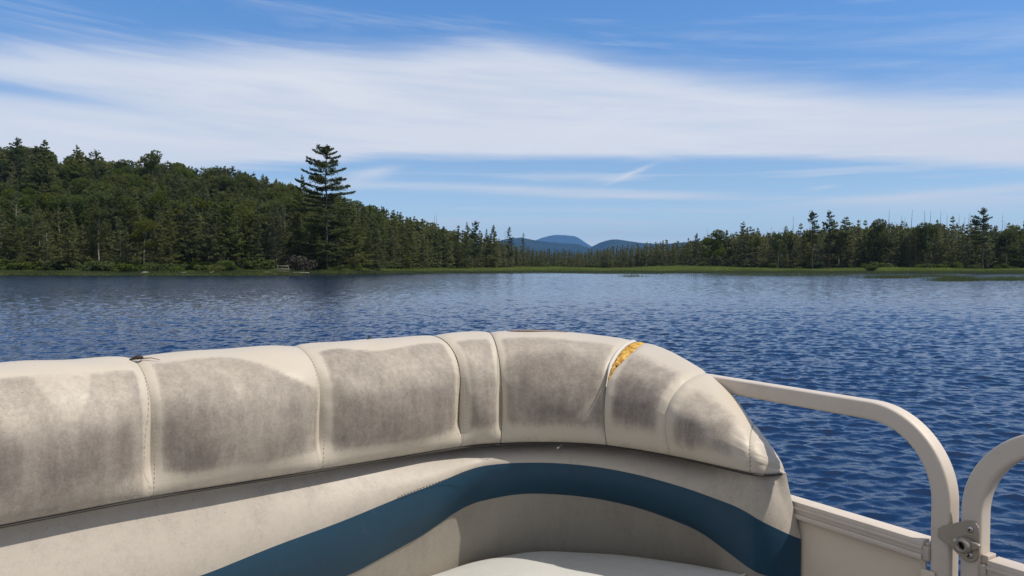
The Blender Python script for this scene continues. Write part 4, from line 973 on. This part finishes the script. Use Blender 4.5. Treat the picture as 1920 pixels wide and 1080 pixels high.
# ------------------------------------------------------------------ gate, just past the post
GATE = empty('boat_gate', (0, 0, 0)); tag(GATE, 'rounded square tube gate at the right edge, next to the rail post', 'gate')
g0 = 1.757*.3636; gpost = g0+tw/2
gp = [fp(gpost, z) for z in np.linspace(.60, RZ-.019-.155, 14)]
for an in np.linspace(0, 90, 22)[1:]: gp.append(fp(gpost+.155-.155*math.cos(R(an)), RZ-.019-.155+.155*math.sin(R(an))))
for a in np.linspace(gpost+.155, gpost+.62, 12)[1:]: gp.append(fp(a, RZ-.019))
sweep('frame', gp, U3, .036, tw, M['alu'], GATE)
ga0 = g0+tw+.013; ga1 = ga0+.62
boxes('panel_cap', M['alu'], GATE, [(ga0, ga1, capz-.034, capz, -.018, .020), (ga0, ga1, capz-.017, capz-.010, .0215, .0235), (ga0, ga1, capz-.036, capz-.026, .0215, .0245)])
boxes('side_panel', M['panel'], GATE, [(ga0, ga1, .63, capz-.0355, .004, .010), (ga0-.028, ga0, .63, capz-.052, .0205, .026)], .001)
boxes('cap_bracket', M['alu2'], GATE, [(ga0-.013, ga0-.0008, capz-.036, capz-.010, .012, .0225), (ga0-.013, ga0-.0008, capz-.010, capz+.006, -.012, .016)])
# latch plate, with its two screws, socket and tab
def flat_plate(name, outline, o_0, o_1, mat, parent, bev=.0012):
    n = len(outline); V = [fp(a, z, o_0) for a, z in outline]+[fp(a, z, o_1) for a, z in outline]
    me = bpy.data.meshes.new(name); me.from_pydata([tuple(v) for v in V], [], [tuple(range(n))[::-1], tuple(range(n, 2*n))]+[(i, (i+1) % n, n+(i+1) % n, n+i) for i in range(n)]); me.materials.append(mat)
    import bmesh; bm = bmesh.new(); bm.from_mesh(me); bmesh.ops.recalc_face_normals(bm, faces=bm.faces); bm.to_mesh(me); bm.free()
    o = link(me, name, parent); b = o.modifiers.new('b', 'BEVEL'); b.width = bev; b.segments = 2; b.limit_method = 'ANGLE'; b.angle_limit = R(40); return o
def px_fp(u, v, o=.02):
    "point of the railing's inner face seen at a place of the photograph, as (along, height)"
    a_, b_ = ray(u, v); d3 = np.array([a_, 1.]); k_ = F0+nin*o; A3 = np.array([[d3[0], -dF[0]], [d3[1], -dF[1]]]); t, a = np.linalg.solve(A3, k_); return a, CAM_Z+b_*t
pl = [px_fp(u, v) for u, v in ((1796, 979), (1812, 976), (1824, 977), (1832, 981), (1836, 989), (1837.5, 1000), (1838, 1020), (1838, 1034), (1836, 1045), (1831, 1051), (1822, 1054), (1814, 1053), (1806, 1047), (1796, 1037), (1783, 1024), (1766, 1012), (1760, 1006), (1760, 992), (1768, 986), (1782, 983))]
LATCH = flat_plate('latch', pl, .0185, .0235, M['castalu'], GATE)
def disc(name, a, z, o_0, o_1, r0, r1, mat, parent, n=20, hole=None, spokes=False):
    rings = [(r0, o_0), (r0, (o_0+o_1)/2), (r1, o_1)]
    if hole: rings += [(hole, o_1), (hole*.98, o_0+.001)]
    else: rings += [(.0001, o_1)]
    V = np.array([[fp(a+r_*math.cos(t), z+r_*math.sin(t), o_) for t in np.linspace(0, 2*math.pi, n+1)] for r_, o_ in rings])
    return grid_obj(name, V, mat, parent)
for (u, v) in ((1819, 993), (1817.5, 1041)):
    a, z = px_fp(u, v, .024); sc1 = disc('screw', a, z, .0232, .0262, .0062, .0048, M['steel'], LATCH)
    disc('screw_recess', a, z, .0262, .0266, .0022, .0021, M['hole'], sc1, 8)
a, z = px_fp(1804, 1023, .034); disc('socket', a, z, .023, .040, .0150, .0118, M['castalu'], LATCH, 24, .0072); disc('socket_hole', a, z, .030, .0305, .0073, .0072, M['hole'], LATCH, 18)
tb = [px_fp(u, v, .028) for u, v in ((1800, 1010), (1812, 1008), (1826, 1016), (1838, 1022), (1838, 1029), (1828, 1032), (1812, 1030))]
flat_plate('tab', tb, .0236, .0315, M['castalu'], LATCH, .002)
tb = [px_fp(u, v, .03) for u, v in ((1786, 1012), (1793, 1008), (1800, 1009), (1798, 1014), (1792, 1016))]
flat_plate('lug', tb, .0236, .034, M['steel'], LATCH, .0015)

# ------------------------------------------------------------------ scrap on the seat
m, g, out = newmat('dark_scrap'); principled(g, out, c4(.035, .025, .018), .8); M['scrap'] = m
m, g, out = newmat('dry_stem'); principled(g, out, c4(.28, .2, .12), .8); M['stem'] = m
s_t = SEAM[0]+.012; c = crest(np.array([s_t]))[0]; nx, ny = float(np.interp(s_t, Sg, NX)), float(np.interp(s_t, Sg, NY)); tx, ty = float(np.interp(s_t, Sg, TX)), float(np.interp(s_t, Sg, TY))
c = c+np.array([nx*.035, ny*.035, -.0075]); SC = empty('dead_leaf', tuple(c)); tag(SC, 'curled dark dead leaf with a stalk lying on the seat top by the first seam', 'leaf')
W_ = Wood(); W_.add([(0, 0, .004), (.012*tx+.01*nx, .012*ty+.01*ny, .005), (.026*tx+.020*nx, .026*ty+.020*ny, .001)], .0016, .0007, 5); v_, f_ = W_.arr(); link(npmesh('stalk', v_, f_, [M['stem']]), 'stalk', SC)
V = []; rl = random.Random(6)
for i, q_ in enumerate(np.linspace(0, 1, 10)):
    rad_ = .0062*math.sin(math.pi*min(1, q_*.94+.03))**.6*rl.uniform(.75, 1.25); base = np.array([-.026*q_*tx+.004*nx*math.sin(q_*5), -.026*q_*ty+.004*ny*math.sin(q_*5), .0045+.003*math.sin(q_*4)])
    V.append([base+rad_*(math.cos(t)*np.array([nx, ny, 0])+math.sin(t)*np.array([0, 0, 1.])*.8)*rl.uniform(.8, 1.2) for t in np.linspace(0, 2*math.pi, 9)[:-1]])
V = [r_+[r_[0]] for r_ in V]
grid_obj('blade', np.array(V), M['scrap'], SC)
s_t = s_of(700, -.1, 640); c = crest(np.array([s_t]))[0]
W_ = Wood(); W_.add([(0, 0, 0), (.004, .001, .006), (.010, .001, .003)], .0022, .0012, 5); v_, f_ = W_.arr(); o = link(npmesh('crumb', v_, f_, [M['scrap']]), 'crumb', None, tuple(c+np.array([0, 0, .001]))); tag(o, 'tiny dark crumb on the seat top above the third panel', 'crumb')

# ------------------------------------------------------------------ things on the left bank
def plank(W, p0, p1, w, h):
    p0, p1 = np.array(p0, float), np.array(p1, float); d = p1-p0; d /= np.linalg.norm(d); s = np.cross(d, [0, 0, 1]); s = s/np.linalg.norm(s) if np.linalg.norm(s) > .1 else np.array([1., 0, 0]); u = np.cross(s, d)
    n = W.n
    for e in (p0, p1):
        for a, b in ((-1, -1), (1, -1), (1, 1), (-1, 1)): W.v.append(np.array([e+s*w/2*a+u*h/2*b])); W.n += 1
    W.f += [tuple(i+n for i in f) for f in ((0, 1, 2, 3), (4, 7, 6, 5), (0, 4, 5, 1), (1, 5, 6, 2), (2, 6, 7, 3), (3, 7, 4, 0))]
D = 152.0; x0 = xof(531, D); z0 = float(ground_z(x0, D))
FRM = empty('plank_frame', (x0, D, z0), .1); tag(FRM, 'broken frame of three bleached planks leaning on the left bank beside grey brush', 'wooden frame')
for (zz, l, tl) in ((1.55, 1.0, .0), (1.05, 1.25, -.10), (.62, 1.1, -.12)):
    W_ = Wood(); plank(W_, (-l, -.3-.1*zz, zz), (l, -.3-.1*zz, zz+tl), .05, .11); v_, f_ = W_.arr(); link(npmesh('plank', v_, f_, [M['bleached']]), 'plank', FRM)
for sx_ in (-1, 1):
    W_ = Wood(); plank(W_, (sx_*1.25, -.2, -.1), (sx_*.95, -.38, 1.75), .1, .1); v_, f_ = W_.arr(); link(npmesh('post', v_, f_, [M['dead_wood']]), 'post', FRM)
for (u, v, L, rot, lab) in ((502, 505, 1.6, .1, 'short bleached driftwood log at the water, left of the plank frame'), (565, 506, 3.0, 0, 'long bleached driftwood log at the water below the grey brush'), (345, 502, .8, .3, 'small pale drift log on the bank in front of the dark cedars'), (398, 504, .7, .8, 'stubby pale drift log tilted up on the bank')):
    D = 150.5; x0 = xof(u, D); z0 = max(.05, float(ground_z(x0, D))); W_ = Wood(); W_.add([(-L/2, 0, .12), (0, .05, .16+.1*rot), (L/2, 0, .1+.4*rot)], .13, .08, 7); v_, f_ = W_.arr()
    o = link(npmesh('driftwood_log', v_, f_, [M['bleached']], True), 'driftwood_log', None, (x0, D, z0+.25)); tag(o, lab, 'log')
m, g, out = newmat('pale_rock'); tc = g.n('ShaderNodeTexCoord'); n1 = g.noise(tc.outputs['Object'], 2, 5, .6); principled(g, out, g.mix(n1, c4(.12, .11, .10), c4(.38, .36, .32)), .9, normal=bump(g, n1, 1, .2)); M['rock'] = m
import bmesh
bm = bmesh.new(); bmesh.ops.create_icosphere(bm, subdivisions=3, radius=1); rb = random.Random(2)
for vtx in bm.verts:
    c_ = vtx.co; k_ = 1+.16*math.sin(c_.x*3.1+1)+.13*math.sin(c_.y*4.3+c_.z*3)+.06*rb.uniform(-1, 1); vtx.co = Vector((c_.x*1.05*k_, c_.y*.8*k_, c_.z*.38*k_+.12))
me = bpy.data.meshes.new('boulder'); bm.to_mesh(me); bm.free(); me.materials.append(M['rock']); x0 = xof(272, 151)
o = link(me, 'boulder', None, (x0, 151, float(ground_z(x0, 151))+.15)); tag(o, 'pale grey boulder at the foot of the left bank', 'rock')

# ------------------------------------------------------------------ air
m, g, out = newmat('air'); v = g.n('ShaderNodeVolumePrincipled'); v.inputs['Color'].default_value = (.22, .50, 1, 1); v.inputs['Density'].default_value = 5.5e-5; v.inputs['Anisotropy'].default_value = 0.0
g.put(out.inputs['Volume'], v.outputs[0])
V = np.array([(x, y, z) for z in (-8., 780.) for x, y in ((-19500, -19500), (19500, -19500), (19500, 19500), (-19500, 19500))])
hz = link(npmesh('haze', V, np.array([(0, 3, 2, 1), (4, 5, 6, 7), (0, 1, 5, 4), (1, 2, 6, 5), (2, 3, 7, 6), (3, 0, 4, 7)]), [m]), 'haze'); tag(hz, kind='stuff')
